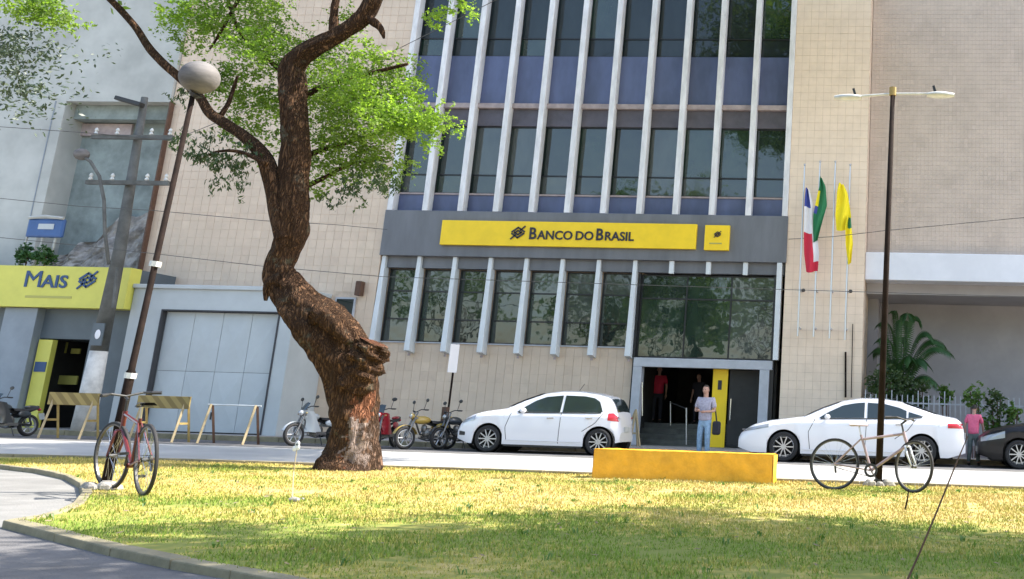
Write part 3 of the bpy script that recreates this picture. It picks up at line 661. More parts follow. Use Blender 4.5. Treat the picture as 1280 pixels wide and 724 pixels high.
# rubble slope
b = MB(); P = []; nx, nz = 34, 18
for i in range(nx+1):
    x = OX0+.25+(OX1-OX0-.3)*i/nx; hgt = .9+1.35*min(1,max(0,(i/nx-.12)*1.9))+.35*noise.noise(Vector((x*1.7,0,3))); row = []
    for j in range(nz+1):
        t = j/nz; nn = noise.noise(Vector((x*2.2, t*5, 1)))*.22+noise.noise(Vector((x*6, t*12, 4)))*.1
        row.append((x, 30.2+t*.6+nn, 4.5+hgt*t))
    P.append(row)
b.grid(P); b.build('rubble_bank','rock',mb_,world=True)
# shopfront
b = MB(); b.box(-34,-22.86,28.7,31,2.62,4.65); b.box(-23.98,-22.86,28.7,29,.1,2.62); b.build('slate_wall','slate',mb_,world=True)
b = MB(); b.box(-26.5,-25.50,28.42,29.2,.1,3.46); b.build('pier','greypier',mb_,world=True,bevel=.01)
b = MB(); b.box(-30,-26.5,28.9,29.2,.1,2.62); b.build('shop_window','glass',mb_,world=True)
b = MB(); b.box(-26,-23.8,31.5,31.7,.1,2.62); b.box(-25.5,-25.45,29,31.5,.1,2.62); b.box(-23.99,-23.95,29,31.5,.1,2.62); b.build('doorway','dark',mb_,world=True)
yc = MB().box(-25.44,-25.02,28.62,28.8,.13,2.58).build('yellow_column','maisyellow',mb_,world=True)
a_ = at(38,452,28.6); c_ = at(54,464,28.6); MB().box(-25.40,-25.06,28.60,28.617,a_.z-.28,a_.z).build('notice','maisblue',yc,world=True)
b = MB()
for (px0,px1,py0,py1) in ((60,97,470,480),(66,84,428,441),(88,100,436,442)):
    a_ = at(px0,py1,29.6); c_ = at(px1,py0,29.6); MB().box(a_.x,c_.x,29.6,29.65,a_.z,c_.z).build('counter_strip','olive',mb_,world=True)
b = MB(); a_ = at(66,452,29.9); b.box(a_.x,a_.x+.55,29.9,30.3,.3,a_.z); b.build('machine','slate',mb_,world=True)
sgn = empty('shop_sign', (-27,28.4,3.47), 'wide yellow fascia sign with blue lettering MAIS above the left shopfront', 'sign')
MB().box(-33,-22.78,28.25,28.69,3.47,4.655).build('sign_board','maisyellow',sgn,world=True,bevel=.015)
x0 = at(28,350,28.2).x; z0 = at(60,359,28.2).z
lettering([('M',.68,1.12),('AIS',.50,1.15)],'maisblue',sgn,x0,28.235,z0)
b = MB(); emblem(b, at(108,350,28.2).x, 28.23, at(108,350,28.2).z, .26); b.build('emblem','maisblue',sgn,world=True)
q0, q1 = at(30,369,28.2), at(88,371,28.2); MB().box(q0.x,q1.x,28.24,28.249,q1.z-.05,q0.z).build('print_line','olive',sgn,world=True)
# blue sign on white posts
q0, q1 = at(34,297,28.6), at(85,272,28.6)
bs = empty('blue_sign', ((q0.x+q1.x)/2,28.6,4.66), 'blue oval sign on white posts above the yellow shop sign', 'sign')
cx, cz, rx, rz_ = (q0.x+q1.x)/2, (q0.z+q1.z)/2, (q1.x-q0.x)/2, (q1.z-q0.z)/2
MB().box(cx-rx,cx+rx,28.5,28.62,cz-rz_,cz+rz_*.8).build('sign_board','signblue',bs,world=True,bevel=.055)
MB().tube([(cx-rx*.95,28.49,cz+rz_*.85),(cx,28.48,cz+rz_*1.0),(cx+rx*.95,28.49,cz+rz_*.85)],.05,6).build('rim','whitedirty',bs,world=True)
MB().box(cx-rx*.35,cx+rx*.5,28.485,28.499,cz-.07,cz+.09).build('print_strip','garage',bs,world=True)
for dx in (-.55,-.05,.35): MB().tube([(cx+dx-.1,28.6,4.66),(cx+dx,28.6,cz)],.035,6).build('post','whitedirty',bs,world=True)
for (px,py,rp,lab) in ((35,318,15,'dark green bush on the shop roof left of the sign posts'),(58,318,14,'second bush on the shop roof below the blue sign')):
    c = at(px,py,28.5); so_ = empty('roof_bush',(c.x,28.5,4.66),lab,'bush','bushes on the shop roof')
    leafobj('foliage', leaves([(c,rp*28.5/F,1,.8)],700,.12), 'palm', so_); MB().tube([(c.x,28.5,4.66),(c.x,28.5,c.z)],.02,5).build('stem','wooddark',so_,world=True)

# ================================================================== UTILITY POLE, LAMPS, WIRES
up_ = empty('utility_pole', (at(102,536,27.6).x,27.6,.12), 'grey concrete utility pole with whitewashed base and crossarms in front of the shop', 'utility pole')
pb = at(103,537,27.6); pts = [at(103,540,27.6), at(113,470,27.6), at(118,440,27.6)]
MB().tube([(pb.x,27.6,.1),(pb.x+.02,27.6,1.3),(pb.x+.03,27.6,2.25)],[.28,.25,.218],12).build('painted_base','polewhite',up_,world=True,smooth=True)
tp = at(181,122,27.6); MB().tube([(pb.x+.03,27.6,2.25),(pb.x+.05,27.6,5),(tp.x,27.6,tp.z)],[.215,.16,.09],12).build('shaft','conc',up_,world=True,smooth=True)
for py, x0, x1 in ((171,113,215),(228,106,210)):
    a_, c_ = at(x0,py,27.35), at(x1,py,27.35); zz = (a_.z+c_.z)/2
    ca = MB().box(a_.x,c_.x,27.36,27.46,zz-.06,zz+.06).build('crossarm','conc',up_,world=True)
    for k in (.04,.3,.72,.95):
        X = a_.x+(c_.x-a_.x)*k; MB().lathe([(.0,.22),(.03,.2),(.055,.14),(.03,.1),(.06,.04),(.03,0),(.0,0)],(X,27.41,zz+.06),'z',8).build('insulator','lamp',ca,world=True)
a_ = at(162,127,27.4); MB().obox(a_,(1,0,-.25),.42,.11,.06).build('lamp_head','plastic',up_,world=True,bevel=.02)
a_, c_ = at(148,335,27.2), at(142,385,27.2); MB().tube([a_,c_],[.06,.05],8).build('cable_loop','conc',up_,world=True)
b = MB(); a_ = at(122,418,27.2); b.obox(a_,(1,0,0),.16,.02,.3); mp_ = b.build('notice_plate','slate',up_,world=True)
a_ = at(122,418,27.17); MB().ell(a_,.08,.01,.13,12,8).build('white_mark','fwhite',mp_,world=True)
pts = [at(136,330,27.2),at(131,290,27.2),at(130,250,27.2),at(124,220,27.2),at(113,202,27.2),at(104,196,27.2)]
MB().tube(pts,.045,8).build('lamp_arm','conc',up_,world=True,smooth=True)
MB().ell(at(102,193,27.2),.2,.2,.17,14,9).build('lamp_bulb','globe',up_,world=True,smooth=True)
# globe lamp
lb = gr(131,611,.05); tpx = at(241,120,lb.y); lp = empty('globe_street_lamp', (lb.x,lb.y,.05), 'leaning thin dark lamp post with a frosted globe behind the red bicycle', 'street lamp')
m1 = lb.lerp(tpx,.28)
MB().tube([lb,m1,m1+Vector((.001,0,.02)),tpx],[.052,.048,.036,.028],10).build('post','pole',lp,world=True,smooth=True)
gc = at(249.5,97,lb.y); rr = 26*lb.y/F
MB().ell(gc,rr*.95,rr,rr*.86,28,18).build('globe','globe',lp,world=True,smooth=True)
MB().tube([tpx,gc-Vector((.01,0,rr*.85))],[.05,.09],10).build('collar','plastic',lp,world=True)
for k in (.27,.55): c = lb.lerp(tpx,k); MB().tube([c-Vector((0,0,.03)),c+Vector((.005,0,.03))],.06,8).build('clamp','lamp',lp,world=True)
random.seed(8); b = MB()
for i in range(9):
    a = random.uniform(0,2*PI); r_ = random.uniform(.05,.22); s_ = random.uniform(.05,.1)
    b.ell((lb.x+r_*math.cos(a),lb.y+r_*math.sin(a)-.1,.06),s_*1.3,s_,s_*.8,8,6,fn=lambda d:1+.25*noise.noise(d*3))
tag(stuff(b.build('stones','stone')),'small pile of stones round the foot of the globe lamp','stones')
# double arm lamp
rb_ = gr(1098,607,.05); rt = at(1116,116,rb_.y); dl = empty('double_arm_street_lamp', (rb_.x,rb_.y,.05), 'tall dark street lamp with two flat heads beside the parked bicycle', 'street lamp')
MB().tube([rb_,(rt.x,rb_.y,rt.z)],[.055,.038],12).build('post','pole',dl,world=True,smooth=True)
MB().tube([(rt.x,rb_.y,rt.z-.05),(rt.x,rb_.y,rt.z+.09)],.06,10).build('cap','wood',dl,world=True)
for sgn, pe in ((-1,1043),(1,1193)):
    e = at(pe,122 if sgn<0 else 119,rb_.y); z_ = rt.z-.02
    ar = MB().tube([(rt.x,rb_.y,z_),(e.x-sgn*.35,rb_.y,e.z+.02)],.022,8).build('arm','lamp',dl,world=True)
    P = []
    for i in range(9):
        t = i/8; wd = .09*math.sin(PI*min(1,t*.8+.18))+.02; x = e.x-sgn*.45*(1-t); row = []
        for k in range(10):
            a = 2*PI*k/9; row.append((x, rb_.y+wd*math.cos(a), e.z+.0+(.035+.02*math.sin(PI*t))*math.sin(a)))
        P.append(row)
    hd = MB().grid(P).build('lamp_head','lamp',dl,world=True,smooth=True)
    MB().obox((e.x-sgn*.33,rb_.y,e.z+.1),(1,0,.3),.02,.02,.06).build('photocell','plastic',hd,world=True)
b = MB(); random.seed(4)
for i in range(8):
    s_ = random.uniform(.05,.1); b.ell((rb_.x+random.uniform(-.2,.22),rb_.y+random.uniform(-.15,.1),.06),s_*1.2,s_,s_*.9,8,6,fn=lambda d:1+.25*noise.noise(d*3))
tag(stuff(b.build('stones','stone')),'pile of earth and stones round the foot of the double arm lamp','stones')
def wire(pxs, Y, lab, r=.009):
    P = [at(p[0],p[1],p[2] if len(p) > 2 else Y) for p in pxs]; pts = []
    for i in range(len(P)-1):
        for k in range(8): pts.append(P[i].lerp(P[i+1],k/8))
    pts.append(P[-1]); tag(MB().tube(pts,r,5).build('overhead_wire','wire'),lab,'wire','overhead wires across the street')
wire([(-120,236),(100,258),(190,263),(330,276),(420,281,29),(484,287,30.1)],27.3,'overhead wire running from the utility pole to the left end of the grey band')
wire([(986,299,30.1),(1040,296,29.5),(1110,288),(1280,272),(1500,250)],27.3,'overhead wire rising to the right from the flagpole pier past the brown building')
wire([(-120,285),(100,307),(200,318),(330,333),(480,346),(700,353),(980,362),(1280,371),(1500,372)],27.3,'lower overhead wire crossing the bank windows and flagpoles')
wire([(-120,150),(120,167),(215,176),(500,60),(700,-40)],27.35,'high overhead wire rising to the right from the upper crossarm',.010)

# ================================================================== TREE
random.seed(11)
TY = gr(432,588,.04).y
DN = 6
def path(pp, Y, dy=None):
    pts, rs = [], []
    for i, p in enumerate(pp):
        Yi = Y+(p[3] if len(p) > 3 else 0); pts.append(at(p[0],p[1],Yi)); rs.append(p[2]*Yi/F)
    # Catmull-Rom densify
    P, Q = [], []
    for i in range(len(pts)-1):
        a, b0, c, d = pts[max(0,i-1)], pts[i], pts[i+1], pts[min(len(pts)-1,i+2)]
        for k in range(DN):
            t = k/DN; P.append(.5*((2*b0)+(c-a)*t+(2*a-5*b0+4*c-d)*t*t+(3*b0-a-3*c+d)*t**3)); Q.append(rs[i]*(1-t)+rs[i+1]*t)
    P.append(pts[-1]); Q.append(rs[-1]); return P, Q
def bark(amp, sc, seed):
    def f(t, a):
        c, s_ = math.cos(a), math.sin(a)
        return 1+amp*noise.noise(Vector((c*1.6, s_*1.6, t*sc+seed)))+amp*.45*noise.noise(Vector((c*4, s_*4, t*sc*3+seed)))+amp*.55*(abs(noise.noise(Vector((c*7, s_*7, t*sc*1.6+seed))))-.25)
    return f
tb = at(432,588,TY)
tr = empty('street_tree', (tb.x,TY,0), 'gnarled leaning tree with a broken stump fork and bright green crown on the lawn edge', 'tree')
DN = 12
P, Q = path([(431,596,41),(433,584,36),(438,566,31),(442,540,29),(443,510,28),(442,480,29),(436,455,32),(419,430,33),(399,408,33),(380,388,28),(365,366,22),(352,348,19),(350,332,17),(358,312,17),(365,290,20),(367,262,20),(367,225,18),(369,185,17),(368,150,17),(366,115,17),(363,90,16),(370,76,15),(388,62,12),(412,50,11),(436,36,11),(455,20,11),(466,2,11),(478,-30,9),(500,-80,7)], TY)
b = MB(); b.tube(P, Q, 64, fn=bark(.24,16,2)); DN = 8
for i, f in enumerate(b.f):       # redder and paler bark on the right side of the base
    c = sum((Vector(b.v[k]) for k in f), Vector())/len(f)
    pale = c.z < at(440,520,TY).z+.3*noise.noise(c*3)+.15*noise.noise(c*14) and c.x > at(453,540,TY).x+.12*noise.noise(c*4)+.2*noise.noise(c*11)
    sc = (not pale) and c.z < at(440,455,TY).z and c.x > at(459,480,TY).x+.15*noise.noise(c*9) and noise.noise(Vector((c.x*9,c.y*9,c.z*3))) > -.15
    b.m[i] = 2 if pale else (1 if sc else 0)
b.build('trunk', ['bark','scar','barkpale'], tr, smooth=True, world=True)
P, Q = path([(440,488,22),(450,466,24),(458,448,22),(464,436,21),(468,428,18)], TY-.12); b = MB(); b.tube(P,Q,40,fn=bark(.34,7,9))
for i, f in enumerate(b.f): b.m[i] = 1 if len(f) > 4 else 0
b.build('broken_stump', ['bark','scar'], tr, smooth='auto', world=True)
P, Q = path([(352,350,12),(340,352,8),(334,362,5),(332,376,2)], TY-.15); MB().tube(P,Q,10,fn=bark(.2,5,3)).build('dead_knot','bark',tr,smooth=True,world=True)
P, Q = path([(392,390,12),(405,396,12),(422,412,10),(438,428,5)], TY-.35); MB().tube(P,Q,10,fn=bark(.4,6,5)).build('bark_ridge','bark',tr,smooth=True,world=True)
limbs = [([(357,300,13),(348,262,12),(342,230,12),(334,205,11),(322,186,9),(302,168,7.5),(280,154,7),(262,142,6.5),(248,120,6),(222,95,6),(200,75,5.5),(185,58,5),(170,35,4.5),(150,12,4.5),(130,-8,4),(100,-40,3)],-.1),
         ([(418,48,7),(417,25,6),(420,0,5),(428,-30,4)],.05),([(272,150,4),(285,130,3),(292,110,2.5),(297,95,1.5)],.2),
         ([(262,62,1.2),(276,40,2),(295,5,2.5),(310,-20,3)],.4),([(455,20,6),(468,28,6),(477,38,4),(480,48,1.5)],0),
         ([(367,205,5,0),(395,190,4,.5),(430,180,3,1),(480,165,2,1.2),(540,160,1.2,1.2)],.3),([(366,130,5),(400,110,4),(450,95,3),(510,80,2)],.6),([(365,100,4),(330,70,3),(300,40,2.4),(285,0,2)],.8),([(334,205,4),(300,190,2.5),(270,190,1.5),(250,200,1)],-.4),([(368,240,4),(400,225,3),(440,205,2),(480,200,1)],.9)]
for L, dy in limbs:
    P, Q = path(L, TY+dy); MB().tube(P, Q, 10, fn=bark(.15,8,dy*7)).build('limb','bark',tr,smooth=True,world=True)
def cl(px, py, rp, wt=1, sq=.8, dy=0):
    Y = TY+dy; return (at(px,py,Y), rp*Y/F, wt, sq)
crown = [cl(300,15,62,1,.8,.6),cl(245,35,42,.8,.8,.8),cl(345,55,52,1,.8,1),cl(300,105,52,1,.7,.8),cl(262,100,34,.6,.8,.5),cl(335,135,42,.9,.8,1.2),cl(300,160,34,.5,.8,.9),cl(420,100,58,1.1,.9,1),cl(450,150,58,1.3,.9,.8),cl(480,110,52,1.1,.8,1.2),cl(425,195,52,1.1,.7,1),cl(480,205,40,.9,.7,1),cl(400,70,36,.7,.7,1.5),cl(505,85,34,.6,.7,1),cl(400,140,44,.9,.9,1.4),cl(400,235,24,.35,.8,1),cl(330,180,30,.5,1,1.2),cl(430,25,34,.4,.7,1.8),cl(330,0,44,.6,.8,1.6),cl(230,70,22,.3,.8,.3)]
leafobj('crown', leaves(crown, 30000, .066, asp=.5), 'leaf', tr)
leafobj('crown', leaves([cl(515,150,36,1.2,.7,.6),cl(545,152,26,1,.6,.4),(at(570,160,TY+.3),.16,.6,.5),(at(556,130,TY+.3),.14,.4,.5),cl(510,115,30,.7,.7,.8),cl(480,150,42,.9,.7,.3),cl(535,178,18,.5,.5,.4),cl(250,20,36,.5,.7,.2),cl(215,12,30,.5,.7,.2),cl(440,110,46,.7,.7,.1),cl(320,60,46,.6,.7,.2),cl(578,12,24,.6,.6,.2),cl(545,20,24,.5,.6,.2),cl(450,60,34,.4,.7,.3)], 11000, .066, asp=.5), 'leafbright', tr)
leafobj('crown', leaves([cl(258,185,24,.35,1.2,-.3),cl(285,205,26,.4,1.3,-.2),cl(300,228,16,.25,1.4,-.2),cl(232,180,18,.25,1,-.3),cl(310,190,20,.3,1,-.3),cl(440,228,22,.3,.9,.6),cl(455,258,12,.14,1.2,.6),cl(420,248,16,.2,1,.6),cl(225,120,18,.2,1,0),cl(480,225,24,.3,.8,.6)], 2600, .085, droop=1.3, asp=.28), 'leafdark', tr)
# rest of the crown above the frame, with unseen clumps added to shade the road
leafobj('crown', leaves([cl(320,-90,110,1,.5,1.5),cl(480,-110,110,1,.5,1),cl(180,-90,90,.8,.5,-.5),cl(600,-90,70,.8,.5,0),cl(60,-60,80,.8,.5,-.5),(Vector((-6,20.5,12.6)),2.5,1,.4),(Vector((-3.6,20,12.5)),2.3,1,.4),(Vector((-1.6,22.5,13.6)),2.3,1,.4),(Vector((-4,23.5,13.8)),2.5,1,.4),(Vector((-7,23.5,13.8)),2.4,1,.4),(Vector((-3,25.5,14.8)),2.2,1,.4),(Vector((-6,26,14.9)),2.2,1,.4)], 70000, .17, spray=1.3), 'leaf', tr)
# park trees: one overhead at the right, one at left whose twigs hang into the corner, others across the square behind the camera
def park_tree(x, y, h, r, lab, N, size=.2, seed=1, trunk_h=None, group='park trees behind the viewpoint', extra=None, ymul=1., m='leaf', zsq=.55):
    random.seed(seed); o = empty('park_tree',(x,y,0),lab,'tree',group)
    th = trunk_h or h*.45; MB().tube([(x,y,-.05),(x+.1,y,th*.5),(x-.05,y+.1,th),(x,y,h*.8)],[.32,.24,.2,.06],12,fn=bark(.15,8,seed)).build('trunk','bark',o,smooth=True,world=True)
    cs = []
    for i in range(12):
        a = 2*PI*i/12+random.uniform(-.3,.3); q = random.uniform(.35,.85)*r; c = Vector((x+q*math.cos(a), y+q*math.sin(a)*ymul, h*random.uniform(.62,.92)))
        cs.append((c, r*random.uniform(.28,.42), 1, zsq))
        if i % 2: MB().tube([(x,y,th*.9),((x+c.x)/2,(y+c.y)/2,(th+c.z)/2+.3),c],[.12,.08,.03],7).build('limb','bark',o,smooth=True,world=True)
    cs.append((Vector((x,y,h*.9)), r*.5, 1, zsq)); leafobj('crown', leaves(cs+(extra or []), N, size), m, o); return o
park_tree(6.5,9.4,10.5,5.6,'broad park tree standing right of the camera, shading the near lawn',42000,.22,3,5.5,ymul=.46,extra=[(Vector((1.6,9.6,9.2)),1.0,.8,.5),(Vector((3,8.2,9.4)),1.5,1,.5)],group='park trees shading the near lawn')
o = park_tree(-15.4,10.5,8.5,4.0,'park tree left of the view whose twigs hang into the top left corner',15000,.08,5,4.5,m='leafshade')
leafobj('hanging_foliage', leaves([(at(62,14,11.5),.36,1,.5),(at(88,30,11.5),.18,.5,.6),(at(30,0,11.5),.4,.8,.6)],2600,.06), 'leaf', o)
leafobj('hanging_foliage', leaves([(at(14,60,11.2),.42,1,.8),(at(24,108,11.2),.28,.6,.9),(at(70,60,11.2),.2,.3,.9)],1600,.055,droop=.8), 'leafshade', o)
k = 0
for (x,y,h,r) in ((-24,-16,11,6.5),(-13,-20,12,7),(-3,-15,11,6.5),(7,-19,12,7),(17,-14,11,6.5),(-34,-12,12,7),(28,-18,12,7),(-8,-34,14,8),(6,-36,14,8),(-24,-36,14,8),(20,-36,14,8)):
    k += 1; park_tree(x,y,h,r,'leafy park tree in the square behind the viewpoint',2600,.55,k+30)

# ================================================================== CARS
def car(name, loc, lab, W, top, wheels, wr, paint, belt, dlo, zsill=.2, rz=0, tail=None, head=None, doors=(), handles=(), screens=(), mirror=None, rt_=.15):
    """local x: 0 front .. L rear, y: width, z up; car faces -x in the world"""
    o = empty(name, loc, lab, 'car', rz=rz)
    L = top[-1][0]
    def lin(tab, x):
        for (a,b_),(c,d) in zip(tab[:-1],tab[1:]):
            if x <= c:
                t = (x-a)/(c-a) if c > a else 0; t = max(0,min(1,t)); return b_+(d-b_)*t
        return tab[-1][1]
    def ztop(x):   # smoothed
        return sum(lin(top, x+d)*w_ for d, w_ in ((-.09,.15),(-.045,.2),(0,.3),(.045,.2),(.09,.15))) if .1 < x < L-.1 else lin(top, x)
    def plan(x):
        f = 1.
        if x < .75: f -= .26*(1-x/.75)**2.4
        if x > L-.6: f -= rt_*((x-L+.6)/.6)**2.4
        return f
    ra = wr+.055
    def zbot(x):
        z = zsill+.10*max(0,1-x/.35)+.12*max(0,(x-L+.4)/.4)
        for xw in wheels:
            d = abs(x-xw)
            if d < ra: z = max(z, wr+math.sqrt(ra*ra-d*d))
        return z
    def section(x):
        zt = ztop(x); zb_ = min(zbot(x), zt-.12); w_ = W/2*plan(x); be = min(belt(x), zt-.09)
        pts = [(w_*.965, zb_)]
        for z in (.32,.48,.62): 
            if zb_+.02 < z < be-.05: pts.append((w_*(1.0 if z > .4 else .985), z))
        pts.append((w_*.985, be-.03)); pts.append((w_*.955, be))
        z3 = zt-.075
        if z3 > be+.02:
            tum = (z3-be)*.42; pts.append((w_*.955-tum*.5, be+(z3-be)*.5)); pts.append((w_*.955-tum, z3)); wtop = w_*.955-tum
        else: wtop = w_*.955
        pts.append((wtop-.05, zt-.022)); pts.append((wtop-.16, zt)); pts.append((wtop*.45, zt+.018)); pts.append((0, zt+.022))
        return pts
    def dens(pts, n_=30):
        # resample by arc length after the first points
        seg = [0]
        for a, c in zip(pts[:-1], pts[1:]): seg.append(seg[-1]+math.hypot(a[0]-c[0], a[1]-c[1]))
        out = []
        for i in range(n_+1):
            s_ = seg[-1]*i/n_
            for k_ in range(len(seg)-1):
                if s_ <= seg[k_+1]+1e-9:
                    t = (s_-seg[k_])/max(1e-9, seg[k_+1]-seg[k_]); out.append((pts[k_][0]+(pts[k_+1][0]-pts[k_][0])*t, pts[k_][1]+(pts[k_+1][1]-pts[k_][1])*t)); break
        return out
    def side_y(x, z):
        p = section(x)
        for a, c in zip(p[:-1], p[1:]):
            if a[1] <= z <= c[1]: t = (z-a[1])/max(1e-6, c[1]-a[1]); return a[0]+(c[0]-a[0])*t
        return p[0][0]
    xs = sorted(set([round(L*i/110,4) for i in range(111)]+[round(xw+s_*ra,4) for xw in wheels for s_ in (-1,-.985,-.94,.94,.985,1)]))
    P = []
    for x in xs:
        h = dens(section(x)); P.append([(x-L/2, -y, z) for y, z in h]+[(x-L/2, y, z) for y, z in reversed(h[:-1])])
    b = MB(); b.grid(P)
    for row in (P[0], P[-1]): b.add(row, [tuple(range(len(row)))])
    b.build('body', paint, o, smooth='auto')
    # underside and wells
    b = MB(); b.box(-L/2+.3, L/2-.3, -W/2+.13, W/2-.13, .17, .55)
    b.build('underbody','well',o)
    b = MB()
    for xw in wheels:
        for sg_ in (-1,1): MB().lathe([(ra-.003,sg_*(W/2-.05)),(ra-.003,sg_*(W/2-.34)),(0.01,sg_*(W/2-.34))],(xw-L/2,0,wr),'y',28).build('wheel_arch_liner','well',o)
    # windows
    def patch(nm, outline_lo, outline_hi, x0, x1, mt, off=.006, sides=(-1,1), n_=18, m_=5):
        for sg_ in sides:
            Pq = []
            for i in range(n_+1):
                x = x0+(x1-x0)*i/n_; lo, hi = outline_lo(x), outline_hi(x)
                if hi < lo+.004: hi = lo+.004
                Pq.append([(x-L/2, sg_*(side_y(x, lo+(hi-lo)*j/m_)+off), lo+(hi-lo)*j/m_) for j in range(m_+1)])
            MB().grid(Pq).build(nm, mt, o, smooth=True)
    for (x0,x1,lo,hi) in dlo: patch('side_window', (lambda x,l=lo: lin(l,x)), (lambda x,h_=hi: lin(h_,x)), x0, x1, 'carglass', .007)
    if dlo:
        x0, x1 = dlo[0][0], dlo[-1][1]; patch('window_trim', lambda x: lin(dlo[0][2]+dlo[-1][2],x)-.025 if False else lin(sorted(dlo[0][2]+dlo[-1][2]),x)-.03, lambda x: lin(sorted(dlo[0][2]+dlo[-1][2]),x)-.005, x0+.03, x1-.03, 'plastic', .006)
    for (x0,x1,inset) in screens:
        Pq = []
        for i in range(13):
            x = x0+(x1-x0)*i/12; zt = ztop(x); hw = side_y(x, zt-.074)-inset; row = []
            for j in range(13):
                y = -hw+2*hw*j/12; p = section(x); zc = zt+.022-(.022 if abs(y) > hw-.05 else .018*abs(y)/hw)
                sl_ = (ztop(x+.03)-ztop(x-.03))/.06; nn = Vector((-sl_,0,1)).normalized()*.010
                row.append((x-L/2+nn.x, y, zc+nn.z))
            Pq.append(row)
        MB().grid(Pq).build('windscreen' if x0 < L/2 else 'rear_window','carglass',o,smooth=True)
    for (x0,x1,z0,z1,mt,nm) in (tail or [])+(head or []):
        patch(nm, (lambda x,a=z0: lin(a,x)), (lambda x,a=z1: lin(a,x)), x0, x1, mt, .008, n_=10)
    for d in doors:
        for sg_ in (-1,1):
            pts = [(lin(d,z)-L/2, sg_*(side_y(lin(d,z),z)+.001), z) for z in [d[0][0]+(d[-1][0]-d[0][0])*i/12 for i in range(13)]]
            MB().tube(pts,.007,4).build('door_seam','plastic',o)
    for (x,z) in handles:
        for sg_ in (-1,1): MB().obox((x-L/2, sg_*(side_y(x,z)+.018), z),(1,0,.05),.085,.014,.014).build('door_handle','chrome' if paint=='carwhite' else paint,o,bevel=.006)
    if mirror:
        x, z = mirror
        for sg_ in (-1,1): MB().ell((x-L/2, sg_*(W/2+.04), z),.07,.11,.065,12,8).build('wing_mirror',paint,o,smooth=True)
    # lower shoulder crease, plates and aerial
    for sg_ in (-1,1):
        pts = [(x-L/2, sg_*(side_y(x,.30)+.004), .30) for x in [wheels[0]+ra+.06+(wheels[1]-wheels[0]-2*ra-.12)*i/10 for i in range(11)]]
        MB().tube(pts,.012,5).build('side_trim',paint,o)
    MB().obox((0-L/2-.012,0,.42),(0,1,0),.26,.008,.06).build('number_plate','lamp',o)
    MB().obox((L/2+.012,0,.62 if L<4.5 else .72),(0,1,0),.26,.008,.06).build('number_plate','lamp',o)
    MB().tube([(L*.68-L/2,0,ztop(L*.68)+.02),(L*.68-L/2+.12,0,ztop(L*.68)+.20)],.006,4).build('aerial','plastic',o)
    # sill
    b = MB(); b.box(wheels[0]+ra-L/2+.03, wheels[1]-ra-L/2-.03, -W/2*.95, W/2*.95, zsill-.05, zsill+.02); b.build('sill','plastic',o,bevel=.01)
    # wheels
    for xw in wheels:
        for sg_ in (-1,1):
            wo = MB().lathe([(wr*.66,-.09),(wr*.9,-.105),(wr*.985,-.085),(wr,-.05),(wr,.05),(wr*.985,.085),(wr*.9,.105),(wr*.66,.09)],(0,0,0),'y',32,closed=True).build('wheel','tyre',o,smooth='auto',loc=(xw-L/2,sg_*(W/2-.12),wr))
            q = MB(); q.lathe([(wr*.74,.088*sg_),(wr*.71,.098*sg_),(wr*.67,.06*sg_),(wr*.64,-.02*sg_),(.01,-.02*sg_)],(0,0,0),'y',32)
            for k_ in range(10):
                a = 2*PI*k_/10; d = Vector((math.cos(a),0,math.sin(a))); q.obox(d*wr*.38+Vector((0,sg_*.070,0)), d, wr*.31, .012, .022, up=Vector((0,1,0)))
            q.lathe([(.0,.085*sg_),(.055,.08*sg_),(.06,.04*sg_)],(0,0,0),'y',16)
            q.build('rim','rim',wo,smooth='auto')
            MB().lathe([(.0,-.012*sg_),(wr*.57,-.012*sg_)],(0,0,0),'y',24).build('brake_disc','plastic',wo)
    return o
# white hatchback
hx0 = at(565,560,25.3).x; HL = 4.02
c = gr(607,566); hy = 25.25+.88
htop = [(0,.60),(.06,.70),(.30,.86),(.62,.95),(1.18,1.04),(1.60,1.25),(2.05,1.425),(2.5,1.49),(2.9,1.49),(3.4,1.44),(3.72,1.36),(3.84,1.20),(3.93,1.0),(3.99,.78),(4.02,.55)]
car('parked_car', ((hx0+HL/2), hy, 0), 'white five door hatchback parked behind the tree, between yellow motorcycle and bank door', 1.66, htop, (.83,3.56), .315, 'carwhite', lambda x: .88+.05*min(1,x/3.5),
    [(1.50,2.56,[(1.50,.965),(2.56,.985)],[(1.50,.97),(1.62,1.06),(1.9,1.24),(2.15,1.34),(2.56,1.385)]),(2.62,3.60,[(2.62,.987),(3.55,1.005),(3.60,1.02)],[(2.62,1.387),(3.1,1.38),(3.35,1.34),(3.50,1.25),(3.60,1.03)])],
    rt_=.30, tail=[(3.74,3.97,[(3.74,.82),(3.97,.80)],[(3.74,.99),(3.85,1.0),(3.97,.9)],'taill','tail_light')],
    head=[(.10,.48,[(.10,.66),(.48,.74)],[(.10,.72),(.48,.86)],'headl','headlight'),(.06,.24,[(.06,.38),(.24,.38)],[(.06,.48),(.24,.46)],'plastic','fog_light')],
    doors=[[(.30,1.30),(.6,1.25),(.93,1.36)],[(.25,2.58),(.97,2.60)],[(.55,3.15),(.75,3.45),(.98,3.62)]], handles=[(2.35,.84),(3.30,.86)], screens=[(1.24,2.0,.05),(3.74,3.91,.12)], mirror=(1.68,1.0))
sx0 = at(921,560,25.4).x; SL = at(1207,560,25.4).x-sx0
stop = [(0,.56),(.06,.66),(.35,.84),(.75,.94),(1.55,1.05),(2.0,1.27),(2.45,1.44),(2.9,1.52),(3.4,1.53),(3.9,1.46),(4.4,1.30),(4.85,1.16),(5.2,1.11),(SL-.12,1.08),(SL-.05,.9),(SL,.6)]
wb = (at(978,577,25.3).x-sx0, at(1152,577,25.3).x-sx0)
